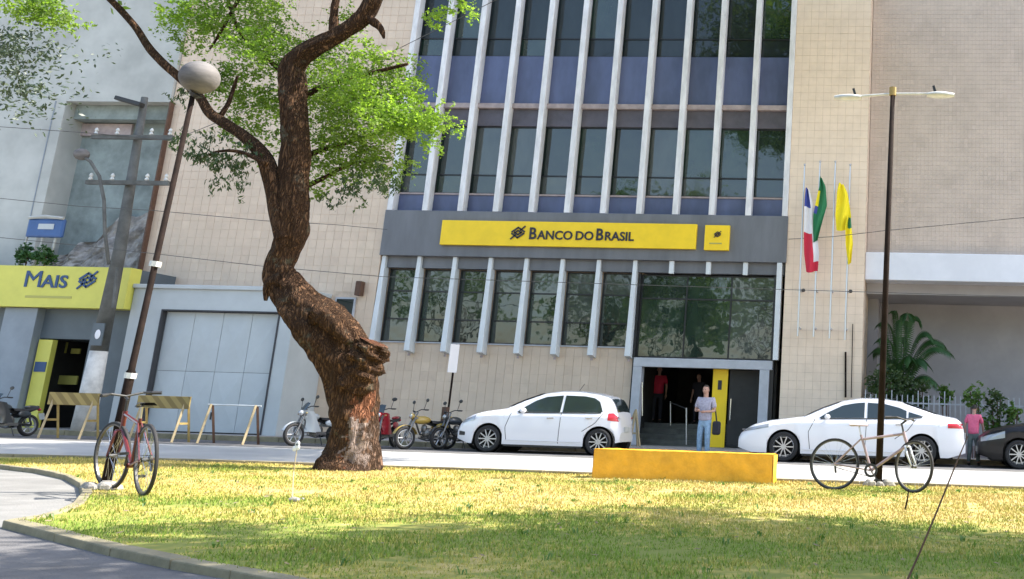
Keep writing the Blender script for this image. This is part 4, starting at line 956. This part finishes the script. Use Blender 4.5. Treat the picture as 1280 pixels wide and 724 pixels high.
car('parked_car', (sx0+SL/2, 25.3+.95, 0), 'long white sedan parked on the right behind the lamp post and bicycle', 1.88, stop, wb, .345, 'carwhite', lambda x: .92+.06*min(1,x/4),
    [(1.95,3.02,[(1.95,1.03),(3.02,1.06)],[(1.95,1.04),(2.15,1.17),(2.5,1.34),(2.8,1.40),(3.02,1.42)]),(3.09,4.02,[(3.09,1.06),(4.02,1.08)],[(3.09,1.42),(3.5,1.40),(3.85,1.32),(4.02,1.25)]),(4.07,4.42,[(4.07,1.09),(4.42,1.13)],[(4.07,1.23),(4.42,1.135)])],
    tail=[(SL-.42,SL-.06,[(0,.86),(SL,.88)],[(0,.95),(SL,.99)],'taill','tail_light')],
    head=[(.10,.75,[(.10,.66),(.75,.78)],[(.10,.72),(.75,.87)],'headl','headlight')],
    doors=[[(.3,1.75),(.7,1.70),(1.0,1.85)],[(.28,3.05),(1.04,3.08)],[(.6,3.75),(.8,4.05),(1.06,4.25)]], handles=[(2.75,.90),(3.85,.93)], screens=[(1.6,2.42,.05),(3.95,4.75,.08)], mirror=(2.15,1.06))
bx0 = at(1223,560,25.6).x
car('parked_car', (bx0+HL/2, 25.5+.88, 0), 'black car cut off by the right edge of the picture, front bumper showing', 1.75, htop, (.95,3.52), .33, 'carblack', lambda x: .88+.05*min(1,x/3.5),
    [(1.50,2.56,[(1.50,.965),(2.56,.985)],[(1.50,.97),(1.62,1.06),(1.9,1.24),(2.15,1.34),(2.56,1.385)]),(2.62,3.60,[(2.62,.987),(3.55,1.005),(3.60,1.02)],[(2.62,1.387),(3.1,1.38),(3.35,1.34),(3.50,1.25),(3.60,1.03)])],
    head=[(.06,.62,[(.06,.60),(.62,.70)],[(.06,.70),(.62,.86)],'headl','headlight')], doors=[[(.30,1.30),(.6,1.25),(.93,1.36)]], handles=[(2.35,.84)], screens=[(1.24,2.0,.05)], mirror=(1.68,1.0))

# ================================================================== YELLOW BLOCK
q0, q1 = gr(739,599,.03), gr(967,606,.03); zt = at(853,566,q0.y).z
b = MB(); bx0, bx1, by0, by1, bh_ = q0.x, q1.x, q0.y, q0.y+.45, .47
def wear(p, n_): p = Vector(p); e = .010*noise.noise(p*3)+.005*noise.noise(p*13); return p+Vector(n_)*e
def panel(o_, u, v, nu, nv, nn): b.grid([[wear(Vector(o_)+Vector(u)*i/nu+Vector(v)*j/nv, nn) for j in range(nv+1)] for i in range(nu+1)])
panel((bx0+.01,by0,0),(bx1-bx0-.02,0,0),(0,0,bh_-.012),90,14,(0,-1,0)); panel((bx0+.01,by0+.012,bh_),(bx1-bx0-.02,0,0),(0,by1-by0-.02,0),90,10,(0,0,1))
panel((bx0,by1-.01,0),(0,-(by1-by0)+.02,0),(0,0,bh_-.012),10,12,(-1,0,0)); panel((bx1,by0+.01,0),(0,by1-by0-.02,0),(0,0,bh_-.012),10,12,(1,0,0))
b.box(bx0+.012,bx1-.012,by0+.012,by1-.006,0,bh_-.012)
for (ya,za) in ((by0+.004,bh_-.006),): b.tube([wear((bx0+.012+(bx1-bx0-.024)*i/60,ya+.008,za-.002),(0,-.7,.7)) for i in range(61)],.011,6)
yb = tag(b.build('concrete_bench','yblock',smooth='auto'), 'long low yellow painted concrete block on the far lawn edge', 'concrete block')

# ================================================================== BARRICADES
K['stripe'] = mat('striped_board', (.50,.34,.09), .7)
n = K['stripe'].node_tree; bs_ = n.nodes['Principled BSDF']; g = n.nodes.new('ShaderNodeTexCoord'); wv = n.nodes.new('ShaderNodeTexWave'); wv.bands_direction = 'DIAGONAL'; wv.inputs['Scale'].default_value = 2.0
mp = n.nodes.new('ShaderNodeMapping'); mp.inputs['Scale'].default_value = (1,0,1); n.links.new(g.outputs['Object'], mp.inputs[0]); n.links.new(mp.outputs[0], wv.inputs[0])
r = n.nodes.new('ShaderNodeValToRGB'); r.color_ramp.elements[0].position = .4; r.color_ramp.elements[1].position = .6; r.color_ramp.elements[0].color = (.17,.12,.035,1); r.color_ramp.elements[1].color = (.27,.20,.065,1)
n.links.new(wv.outputs['Fac'], r.inputs[0]); n.links.new(r.outputs[0], bs_.inputs['Base Color'])
def barricade(px0, px1, ytop, ybot, board, lab, Y=25.2, bh=.30):
    a, c = at(px0,ybot,Y), at(px1,ybot,Y); zt = at((px0+px1)/2,ytop,Y).z; xa, xb = at(px0,(ytop+ybot)/2,Y).x, at(px1,(ytop+ybot)/2,Y).x
    o = empty('barricade', ((xa+xb)/2,Y,0), lab, 'barricade', 'wooden barricades at the kerb')
    if board: MB().box(xa-.02,xb+.02,Y-.1,Y-.06,zt-bh,zt).build('board','stripe',o,world=True,bevel=.006)
    else: MB().tube([(xa,Y,zt-.03),(xb,Y,zt-.03)],.022,6).build('rail','garage',o,world=True)
    for x in (xa+.1, xb-.12):
        for sg_, mt in ((-1,'woodpale'),(1,'wooddark' if not board else 'wood')):
            MB().tube([(x+.02*sg_,Y+.28*sg_,0),(x,Y+.03*sg_,zt-.02)],.035,4).build('leg',mt,o,world=True)
        if board: MB().box(x-.02,x+.02,Y-.16,Y+.16,.42,.47).build('brace','wood',o,world=True)
    return o
barricade(61,122,491,547,True,'wooden barricade with striped board in front of the shop doorway, leftmost')
barricade(172,236,495,553,True,'wooden barricade with striped board in front of the garage door, behind the red bicycle')
barricade(256,323,505,555,False,'barricade of pale wooden legs and one thin rail, right of the striped ones')
sb = gr(792,558,0); o = empty('wooden_easel',(at(792,553,29.4).x,29.4,.125),'small pale wooden trestle leaning by the bank entrance, left of the door','trestle')
a_ = at(795,512,29.4); zb = .125
for dx, dy in ((-.28,-.15),(.0,-.2),(.26,-.1),(.1,.25)): MB().tube([(a_.x-.05+dx,29.4+dy,zb),(a_.x,29.4,a_.z)],.03,4).build('leg','woodpale',o,world=True)
MB().box(a_.x-.13,a_.x+.1,29.25,29.28,.45,.5).build('brace','woodpale',o,world=True)

# ================================================================== MOTORCYCLES
def motorcycle(loc, rz, paint, lab, lean=0, fair=False):
    o = empty('motorcycle', loc, lab, 'motorcycle', 'motorcycles parked at the kerb', rz)
    o.rotation_euler = (0,lean,rz) if False else (lean,0,rz)
    o.scale = (.9,.9,.9)
    wr = .30
    for x, nm in ((.66,'wheel'),(-.62,'wheel')):
        wo = MB().lathe([(wr*.74,-.045),(wr*.93,-.05),(wr,-.02),(wr,.02),(wr*.93,.05),(wr*.74,.045)],(0,0,0),'y',26,closed=True).build('wheel','tyre',o,smooth=True,loc=(x,0,wr))
        q = MB(); q.lathe([(wr*.75,-.03),(wr*.68,-.03),(wr*.68,.03),(wr*.75,.03)],(0,0,0),'y',26,closed=True)
        for k_ in range(6): a = PI*k_/3; d = Vector((math.cos(a),0,math.sin(a))); q.tube([d*.04, d*wr*.7],.014,5)
        q.lathe([(.05,-.06),(.05,.06)],(0,0,0),'y',10); q.build('rim','rim',wo)
    q = MB()
    for s_ in (-1,1): q.tube([(.66,s_*.075,wr),(.42,s_*.07,.82),(.36,s_*.07,.98)],[.028,.026,.022],8)
    q.box(.36,.46,-.09,.09,.80,.84); q.build('fork','engine',o)
    q = MB(); P = []
    for i in range(13):
        a = math.radians(20+i*12); r_ = wr+.05; P.append([(.66+r_*math.cos(a), y, wr+r_*math.sin(a)-abs(y)*.25) for y in (-.07,-.035,0,.035,.07)])
    q.grid(P); q.build('front_fender',paint,o,smooth=True)
    q = MB(); q.tube([(.38,0,.80),(.1,0,.72),(-.25,0,.62),(-.62,0,.68),(-.9,0,.78)],[.035,.04,.035,.03,.02],8); q.tube([(.38,0,.75),(.22,0,.4),(-.2,0,.3),(-.62,0,.32)],.025,8)
    for s_ in (-1,1): q.tube([(-.3,s_*.09,.34),(-.62,s_*.09,wr)],.025,6); q.tube([(-.62,s_*.11,wr),(-.5,s_*.1,.66)],.025,6)
    q.build('frame','plastic',o)
    MB().ell((.14,0,.77),.27,.12,.115,16,10,fn=lambda d:1+.16*d.x-.1*max(0,-d.z)).build('fuel_tank',paint,o,smooth=True)
    q = MB(); P = []
    for i in range(11):
        t = i/10; x = -.06-.78*t; z = .76+.08*t*t-.03*math.sin(PI*t); wd = .13-.06*t; P.append([(x,-wd,z-.07),(x,-wd*.9,z-.01),(x,0,z+.015),(x,wd*.9,z-.01),(x,wd,z-.07)])
    q.grid(P); q.build('seat','seat',o,smooth=True)
    q = MB(); q.ell((-.02,0,.42),.17,.13,.15,10,8); q.ell((.10,0,.55),.08,.09,.12,8,6); q.box(-.2,.1,-.16,.16,.28,.36); q.build('engine','engine',o)
    MB().tube([(.12,-.1,.5),(.16,-.13,.3),(-.1,-.15,.24),(-.5,-.16,.3),(-.85,-.17,.38)],[.02,.02,.022,.045,.045],8).build('exhaust','chrome',o,smooth=True)
    hb = MB(); hb.tube([(.22,-.36,1.02),(.34,-.2,1.04),(.37,0,.99),(.34,.2,1.04),(.22,.36,1.02)],.014,7); hb.build('handlebar','plastic',o)
    q = MB()
    for s_ in (-1,1): q.tube([(.22,s_*.34,1.02),(.27,s_*.25,1.03)],.02,6)
    q.build('grip','seat',o)
    for s_ in (-1,1):
        q = MB(); q.tube([(.3,s_*.25,1.03),(.26,s_*.30,1.25)],.008,5); q.ell((.25,s_*.32,1.28),.015,.075,.05,10,7); q.build('mirror','plastic',o)
    q = MB(); q.ell((.48,0,.88),.065,.075,.075,12,8); ho = q.build('headlight_housing',paint,o,smooth=True)
    MB().ell((.52,0,.88),.04,.06,.065,12,8).build('lens','headl',ho,smooth=True)
    for s_ in (-1,1): MB().ell((-.38,s_*.12,.60),.2,.03,.09,10,7).build('side_cover',paint,o,smooth=True)
    if fair:
        for s_ in (-1,1):
            P = []
            for i in range(9):
                t = i/8; zc = .95-.58*t; x0 = .50-.10*t-.1*math.sin(PI*t); x1 = .22-.30*t
                P.append([(x0+(x1-x0)*j/5, s_*(.03+.15*math.sin(PI*.5*min(1,j/3))*(1-.25*t)), zc-.05*j/5) for j in range(6)])
            MB().grid(P).build('fairing',paint,o,smooth=True)
        q = MB(); q.grid([[(.46-.16*i/5, -.12+.24*j/6, .95+.22*i/5-.03*abs(j-3)/3) for j in range(7)] for i in range(6)]); q.build('windshield','carglass',o,smooth=True)
        MB().ell((-.66,0,.80),.22,.08,.055,12,8).build('tail_cowl',paint,o,smooth=True)
    for s_ in (-1,1): MB().ell((.44,s_*.17,.86),.025,.03,.02,8,6).build('turn_signal','wood',o)
    q = MB(); q.obox((-1.0,0,.55),(.3,0,1),.09,.09,.006); q.build('number_plate','lamp',o)
    q = MB(); q.ell((-.9,0,.74),.04,.06,.04,8,6); q.build('tail_light','taill',o)
    MB().tube([(-.05,.1,.28),(-.02,.26,.0)],.014,5).build('kick_stand','plastic',o)
    return o
def gpt(px, py): p = gr(px,py,0); return p
a_ = gr(388,557); motorcycle((a_.x+.15,25.8,0), math.radians(246), 'mwhite', 'white motorcycle parked at the garage corner left of the tree trunk', .12, True)
motorcycle((at(482,555,25.9).x,25.9,0), math.radians(275), 'mred', 'red and white motorcycle half hidden right behind the tree trunk', .1, True)
motorcycle((at(531,555,25.75).x,25.85,0), math.radians(238), 'myel', 'yellow motorcycle parked between the tree trunk and the sign post', .1)
motorcycle((at(571,555,26.3).x,26.4,0), math.radians(245), 'mdark', 'dark motorcycle behind the nose of the white hatchback', .1)
motorcycle((at(2,545,25.2).x,25.3,0), math.radians(262), 'mdark', 'dark motorcycle at the far left edge in front of the grey pier', .1, True)

# sign post
sx = at(555,555,26.6); tz = at(569,430,26.6).z; o = empty('sign_post',(sx.x,26.6,0),'thin brown sign post with a narrow white plate seen edgewise before the bank','sign post')
MB().tube([(sx.x,26.6,0),(sx.x+.02,26.6,tz)],.028,8).build('post','pole',o,world=True)
MB().obox((at(567,448,26.55).x,26.55,at(567,448,26.55).z),(1,1.2,0),.12,.008,.36).build('plate','fwhite',o,world=True)
b = MB(); b.obox((sx.x-.02,26.5,.85),(1,0,0),.07,.06,.18); b.tube([(sx.x-.02,26.5,.7),(sx.x-.16,26.4,0)],.02,5); b.tube([(sx.x-.02,26.5,.7),(sx.x+.22,26.45,.2)],.02,5); b.build('chained_box','wooddark',o,world=True)

# ================================================================== BICYCLES
def bicycle(name, loc, rz, lean, m_frame, lab, steer=0, wr=.335, wb=1.04, saddle='seat', forkm=None, basket=False):
    o = empty(name, loc, lab, 'bicycle'); o.rotation_mode = 'XYZ'; o.rotation_euler = (lean,0,rz)
    def tub(pts, r, n_=8): return MB().tube(pts, r, n_)
    hx = wb/2; bbk = (-.06,0,.28)
    def wheel(parent, loc_, rot=0):
        wo = MB().lathe([(wr+.0*1,0)]+[(wr-.012+.018*math.cos(a),.018*math.sin(a)) for a in [PI*2*k/10 for k in range(10)]][1:],(0,0,0),'y',44,closed=True).build('wheel','tyre',parent,smooth=True,loc=loc_); wo.rotation_euler.z = rot
        q = MB(); q.lathe([(wr-.024,-.013),(wr-.04,-.011),(wr-.04,.011),(wr-.024,.013)],(0,0,0),'y',44,closed=True); q.lathe([(.022,-.04),(.022,.04)],(0,0,0),'y',12); q.build('rim','bikerim',wo)
        q = MB()
        for k_ in range(28):
            a = 2*PI*k_/28; a2 = a+(.35 if k_ % 4 < 2 else -.35); s_ = 1 if k_ % 2 else -1
            q.tube([(.02*math.cos(a),s_*.03,.02*math.sin(a)),((wr-.035)*math.cos(a2),0,(wr-.035)*math.sin(a2))],.0016,3,cap=False)
        q.build('spokes','metal',wo)
    wheel(o,(-hx,0,wr))
    hd = bpy.data.objects.new('steering', None)
    q = MB(); ht = Vector((hx-.20,0,.82)); hb = Vector((hx-.14,0,.64)); st_ = Vector((-.22,0,.76)); bbv = Vector(bbk); rw = Vector((-hx,0,wr))
    q.tube([ht,hb],.024,10); q.tube([ht+Vector((0,0,-.03)),st_+Vector((0.02,0,-.06))],.018,8); q.tube([hb,bbv],.021,8); q.tube([st_,bbv],.018,8)
    for s_ in (-1,1):
        q.tube([st_+Vector((.01,s_*.015,-.05)),rw+Vector((0,s_*.06,0))],.010,6); q.tube([bbv+Vector((0,s_*.02,0)),rw+Vector((0,s_*.06,0))],.012,6)
    q.lathe([(.03,-.04),(.03,.04)],bbv,'y',12); q.build('frame',m_frame,o,smooth='auto')
    # fork, steered about the head
    piv = bpy.data.objects.new('fork', None)
    Rz = Matrix.Rotation(steer,3,'Z'); c0 = Vector((hx-.17,0,0))
    def sr(p): return c0+Rz@(Vector(p)-c0)
    q = MB()
    for s_ in (-1,1): q.tube([sr((hx-.13,s_*.05,.62)),sr((hx-.08,s_*.055,.5)),sr((hx,s_*.055,wr))],[.016,.015,.009],8)
    q.tube([sr((hx-.13,-.05,.62)),sr((hx-.13,.05,.62))],.016,6); q.build('fork',forkm or m_frame,o,smooth=True)
    wheel(o, sr((hx,0,wr)), steer)
    q = MB(); q.tube([ht,ht+Vector((-.03,0,.12))],.014,8); q.tube([sr(ht+Vector((-.03,0,.12))),sr(ht+Vector((.05,0,.16)))],.014,8)
    tp_ = ht+Vector((.03,0,.16))
    q.tube([sr(tp_+Vector((-.12,-.30,.02))),sr(tp_+Vector((-.02,-.16,.03))),sr(tp_),sr(tp_+Vector((-.02,.16,.03))),sr(tp_+Vector((-.12,.30,.02)))],.012,8); q.build('handlebar','plastic',o)
    for s_ in (-1,1): MB().tube([sr(tp_+Vector((-.12,s_*.30,.02))),sr(tp_+Vector((-.07,s_*.22,.025)))],.018,8).build('grip','seat',o)
    q = MB(); q.tube([st_,st_+Vector((-.035,0,.14))],.013,8); q.build('seat_post','metal',o)
    q = MB(); P = []
    for i in range(9):
        t = i/8; x = -.40+.26*t+.02; wd = .085*(1-t)**.8+.018; P.append([(x,-wd,.885),(x,-wd*.7,.915),(x,0,.92),(x,wd*.7,.915),(x,wd,.885)])
    q.grid(P); P = [[(p[0],p[1],.88) for p in row] for row in P]; q.grid(P); q.build('saddle',saddle,o,smooth=True)
    q = MB(); q.lathe([(.095,-.05),(.095,-.044),(.06,-.044),(.06,-.05)],bbv,'y',28,closed=True)
    q.tube([bbv+Vector((0,-.06,0)),bbv+Vector((.10,-.07,-.13))],.010,6); q.tube([bbv+Vector((0,.06,0)),bbv+Vector((-.10,.07,.13))],.010,6); q.build('crankset','plastic',o)
    for s_, d in ((-1,Vector((.10,-.11,-.13))),(1,Vector((-.10,.11,.13)))): c_ = bbv+d; MB().box(c_.x-.045,c_.x+.045,c_.y-.04,c_.y+.04,c_.z-.012,c_.z+.012).build('pedal','plastic',o)
    q = MB(); a1, a2 = bbv, rw
    for s_ in (1,-1): q.tube([a1+Vector((0,-.047,s_*.09)),a2+Vector((0,-.047,s_*.04))],.004,4)
    q.lathe([(.045,-.05),(.045,-.03)],a2,'y',16); q.tube([a2+Vector((.02,-.06,-.03)),a2+Vector((.03,-.06,-.12))],.015,6); q.build('chain','plastic',o)
    return o
a_ = gr(1043,614,.045); c_ = gr(1143,615,.045); WB = 1.16; sc_ = (c_.x-a_.x)/WB
r1 = bicycle('bicycle', ((a_.x+c_.x)/2, (a_.y+c_.y)/2-.02, .045), math.atan2(-.05,1), math.radians(-4), 'bikeframe', 'faded pink framed bicycle with white fork leaning on the double arm lamp', steer=math.radians(-38), wr=.35, wb=WB, saddle='ledge', forkm='mwhite')
pA, pB = gr(139,611,.05), gr(181,621,.05); d = (pB-pA); cen = Vector(((pA.x+pB.x)/2,(pA.y+pB.y)/2,.05))
l1 = bicycle('bicycle', cen, math.atan2(.61,-.79), math.radians(-5), 'redpaint', 'dark red bicycle leaning against the globe lamp post', steer=math.radians(12), wr=.355, wb=1.05)

# sapling, stick
b = MB(); p0, p1, p2 = gr(365,626,.045), at(367,590,gr(365,626).y), at(372,556,gr(365,626).y); b.tube([p0,p1,p2],[.008,.006,.004],6)
o = empty('sapling', p0, 'thin bare sapling stick standing in the sunny grass below the trunk', 'sapling'); b.build('stem','woodpale',o,world=True)
b = MB(); [b.ell((p2.x+random.uniform(-.03,.03),p2.y,p2.z+random.uniform(-.05,.02)),.025,.01,.03,6,5) for i in range(5)]; b.build('bud','fwhite',o,world=True)
b = MB(); random.seed(2)
for i in range(4): s_ = random.uniform(.02,.04); b.ell((p0.x+random.uniform(-.04,.10),p0.y+random.uniform(-.1,.1),.06),s_*1.3,s_,s_*.7,7,5,fn=lambda d:1+.2*noise.noise(d*3))
tag(stuff(b.build('stones','stone')),'few small grey stones round the foot of the sapling','stones')
p0 = gr(1133,728,.04); Ys = p0.y; pts = [p0, at(1150,690,Ys+.02), at(1175,630,Ys+.03), at(1195,580,Ys+.05), at(1210,545,Ys+.06)]
tag(MB().tube(pts,[.008,.007,.006,.005,.003],5).build('leaning_stem','wooddark'),'thin dark stem leaning right, rising from the near grass at lower right','plant stem')
p0 = gr(1131,638,.04); tag(MB().tube([p0,at(1134,626,p0.y),at(1136,612,p0.y)],[.012,.010,.006],5).build('twig','pole'),'short dark twig stuck in the grass below the bicycle wheel','twig')

# ================================================================== PEOPLE
def skin(nodes, edges, mt, name, parent, sub=2, extra=None):
    """nodes: (pos, radius or (rx,ry)); grown with a Skin modifier and baked to a mesh"""
    me = bpy.data.meshes.new(name); me.from_pydata([tuple(n_[0]) for n_ in nodes], edges, [])
    o = bpy.data.objects.new(name, me); COL.objects.link(o); md = o.modifiers.new('s','SKIN'); md.use_smooth_shade = True
    for i, n_ in enumerate(nodes):
        r_ = n_[1]; me.skin_vertices[0].data[i].radius = r_ if isinstance(r_, tuple) else (r_, r_)
    me.skin_vertices[0].data[0].use_root = True
    sb_ = o.modifiers.new('u','SUBSURF'); sb_.levels = sub; sb_.render_levels = sub
    dg = bpy.context.evaluated_depsgraph_get(); m2 = bpy.data.meshes.new_from_object(o.evaluated_get(dg)); bpy.data.objects.remove(o)
    b = MB(); b.add([v.co for v in m2.vertices], [tuple(p.vertices) for p in m2.polygons])
    if extra: extra(b)
    return b.build(name, mt, parent, smooth=True)
def person(loc, rz, lab, top_m, leg_m, hair_m, H=1.72, pose='hold', look=.0, bag=False, group=None, bend=0, short_sleeve=True):
    s = H/1.72; o = empty('person', loc, lab, 'person', group, rz)
    V = lambda x,y,z: Vector((x*s,y*s,z*s))       # faces -y
    hipz, shz = .92, 1.42; bf = -bend
    pel, ch, nk, hdp = V(0,0,.95), V(0,-.01+bf*.5,1.25), V(0,-.01+bf,1.47), V(0,-.03+bf*1.1,1.60)
    arms = {}
    for sd in (-1,1):
        sh = V(.19*sd,-.0+bf,1.40)
        if pose == 'hold': el, wr_ = V(.26*sd,-.02+bf,1.12), V(.10*sd,-.24+bf,1.10 if sd > 0 else 1.13)
        elif pose == 'walk': el, wr_ = V(.25*sd,.08*sd+bf,1.13), V(.24*sd,-.06+.12*sd+bf,.88)
        else: el, wr_ = V(.25*sd,.02+bf,1.12), V(.25*sd,-.06+bf,.87)
        arms[sd] = (sh, el, wr_)
    legs = {}
    for sd in (-1,1):
        st_ = .10*sd if pose != 'walk' else .09*sd
        fy = 0 if pose != 'walk' else .16*sd
        legs[sd] = (V(.09*sd,0,.90), V(st_*1.05,-.03+fy*.5,.49), V(st_*1.1,fy,.09))
    # body
    nodes = [(pel,.10*s),(ch,(.12*s,.09*s)),(nk,.055*s),(hdp,.07*s)]; ed = [(0,1),(1,2),(2,3)]
    for sd in (-1,1):
        sh, el, wr_ = arms[sd]; k_ = len(nodes); nodes += [(sh,.055*s),(el,.040*s),(wr_,.026*s)]; ed += [(1,k_),(k_,k_+1),(k_+1,k_+2)]
        a, c, d = legs[sd]; k_ = len(nodes); nodes += [(a,.08*s),(c,.055*s),(d,.038*s),(d+V(0,-.12,-.05),.03*s)]; ed += [(0,k_),(k_,k_+1),(k_+1,k_+2),(k_+2,k_+3)]
    def ex(b):
        hc = V(0,-.05+bf*1.15,1.625)
        b.ell(hc,.075*s,.095*s,.115*s,18,14,fn=lambda d:1-.16*max(0,-d.z)*(1 if d.y > -.3 else .55)+.02*max(0,d.y))
        b.ell(hc+V(0,-.098,-.018),.013*s,.020*s,.026*s,8,6); b.ell(hc+V(0,-.085,-.058),.024*s,.012*s,.008*s,8,5)
        for sd in (-1,1): b.ell(hc+V(.076*sd,.005,-.01),.010*s,.02*s,.032*s,8,6)
        for sd in (-1,1):
            sh, el, wr_ = arms[sd]; dr = (wr_-el).normalized(); pc = wr_+dr*.055*s
            sdv = dr.cross(Vector((0,0,1))) if abs(dr.z) < .9 else Vector((0,1,0)); sdv.normalize(); nv = dr.cross(sdv)
            b.tube([wr_-dr*.01, wr_+dr*.04*s, wr_+dr*.09*s],[.026*s,.036*s,.034*s],10)
            for f in range(4):
                ofs = sdv*(f-1.5)*.019*s; ln = (.068,.078,.072,.055)[f]*s; p0 = wr_+dr*.085*s+ofs; cu2 = nv*-.35*sd
                b.tube([p0, p0+(dr+cu2*.3).normalized()*ln*.5, p0+(dr+cu2*.3).normalized()*ln*.5+(dr+cu2*1.3).normalized()*ln*.5],[.0095*s,.0088*s,.007*s],7)
            p0 = wr_+dr*.035*s+sdv*.03*s*(-sd); b.tube([p0, p0+(dr-sdv*sd*.9).normalized()*.035*s, p0+(dr-sdv*sd*.45).normalized()*.07*s],[.012*s,.011*s,.008*s],7)
    skin(nodes, ed, 'skin', 'body', o, 2, ex)
    # eyes
    b = MB()
    for sd in (-1,1): b.ell(V(.03*sd,-.14+bf*1.15,1.63),.012*s,.008*s,.007*s,8,6)
    b.build('eyes','hairdark',o)
    # shirt
    nodes = [(V(0,0,.86),(.185*s,.145*s)),(V(0,0,.95),(.180*s,.145*s)),(V(0,-.01+bf*.3,1.10),(.175*s,.14*s)),(V(0,-.01+bf*.8,1.30),(.19*s,.13*s)),(V(0,bf,1.43),(.10*s,.075*s))]; ed = [(0,1),(1,2),(2,3),(3,4)]
    for sd in (-1,1):
        sh, el, wr_ = arms[sd]; k_ = len(nodes); e2 = sh.lerp(el,.8) if short_sleeve else el; nodes += [(sh,.075*s),(e2,.064*s)]; ed += [(3,k_),(k_,k_+1)]
        if not short_sleeve: nodes += [(wr_,.036*s)]; ed += [(k_+1,k_+2)]
    skin(nodes, ed, top_m, 'shirt', o, 2)
    # trousers
    nodes = [(V(0,0,1.02),(.15*s,.12*s)),(V(0,0,.88),(.16*s,.125*s))]; ed = [(0,1)]
    for sd in (-1,1):
        a, c, d = legs[sd]; k_ = len(nodes); nodes += [(a.lerp(c,.2),.095*s),(c,.075*s),(d+V(0,0,0.0),.062*s)]; ed += [(1,k_),(k_,k_+1),(k_+1,k_+2)]
    skin(nodes, ed, leg_m, 'trousers', o, 2)
    for sd in (-1,1):
        d = legs[sd][2]; b = MB(); b.ell(d+V(0,-.07,-.045),.048*s,.13*s,.05*s,12,8,fn=lambda q: 1-.1*max(0,-q.y)); b.build('shoe','shoe',o,smooth=True)
    b = MB(); b.ell(V(0,-.035+bf*1.15,1.648),.080*s,.098*s,.108*s,16,12); b.f = [f for f in b.f if all(not (b.v[i][1] < (-.06+bf*1.15)*s and b.v[i][2] < 1.70*s) and b.v[i][2] > 1.60*s for i in f)]; b.m = [0]*len(b.f)
    b.build('hair', hair_m, o, smooth=True)
    return o
pc = at(881,560,26.2); man = person((at(881,530,26.2).x,26.2,0), math.radians(-14), 'man in pale checked shirt and light jeans standing behind the yellow block', 'shirt','jeans','hairdark',1.72,'hold')
fx, fz = at(884,521,25.95).x, at(884,521,25.95).z
bgx = at(897,540,26.1); o = empty('shoulder_bag',(bgx.x,26.22,.5),'black bag hanging at the right hip of the man in jeans','bag')
MB().box(bgx.x-.15,bgx.x+.05,26.10,26.26,.55,.88).build('bag_body','darkcloth',o,world=True,bevel=.05)
MB().tube([(bgx.x-.05,26.18,.86),(bgx.x-.09,26.12,1.15),(bgx.x-.16,26.14,1.43)],.018,6).build('strap','darkcloth',o,world=True)
person((at(822,500,33).x,33.0,.75), math.radians(10), 'person in red shirt and dark trousers inside the dark bank lobby', 'redshirt','darkcloth','hairdark',1.72,'stand')
person((at(872,500,32.5).x,32.6,.75), math.radians(-20), 'person in dark clothes at the top of the lobby stairs left of the yellow panel', 'darkcloth','darkcloth','hairdark',1.50,'stand')
person((at(1217,520,26.9).x,27.0,0), math.radians(160), 'person in pink shirt walking between the white sedan and the black car', 'pink','khaki','hairdark',1.45,'walk', bend=.05)
S.cycles.samples = 64 if False else S.cycles.samples
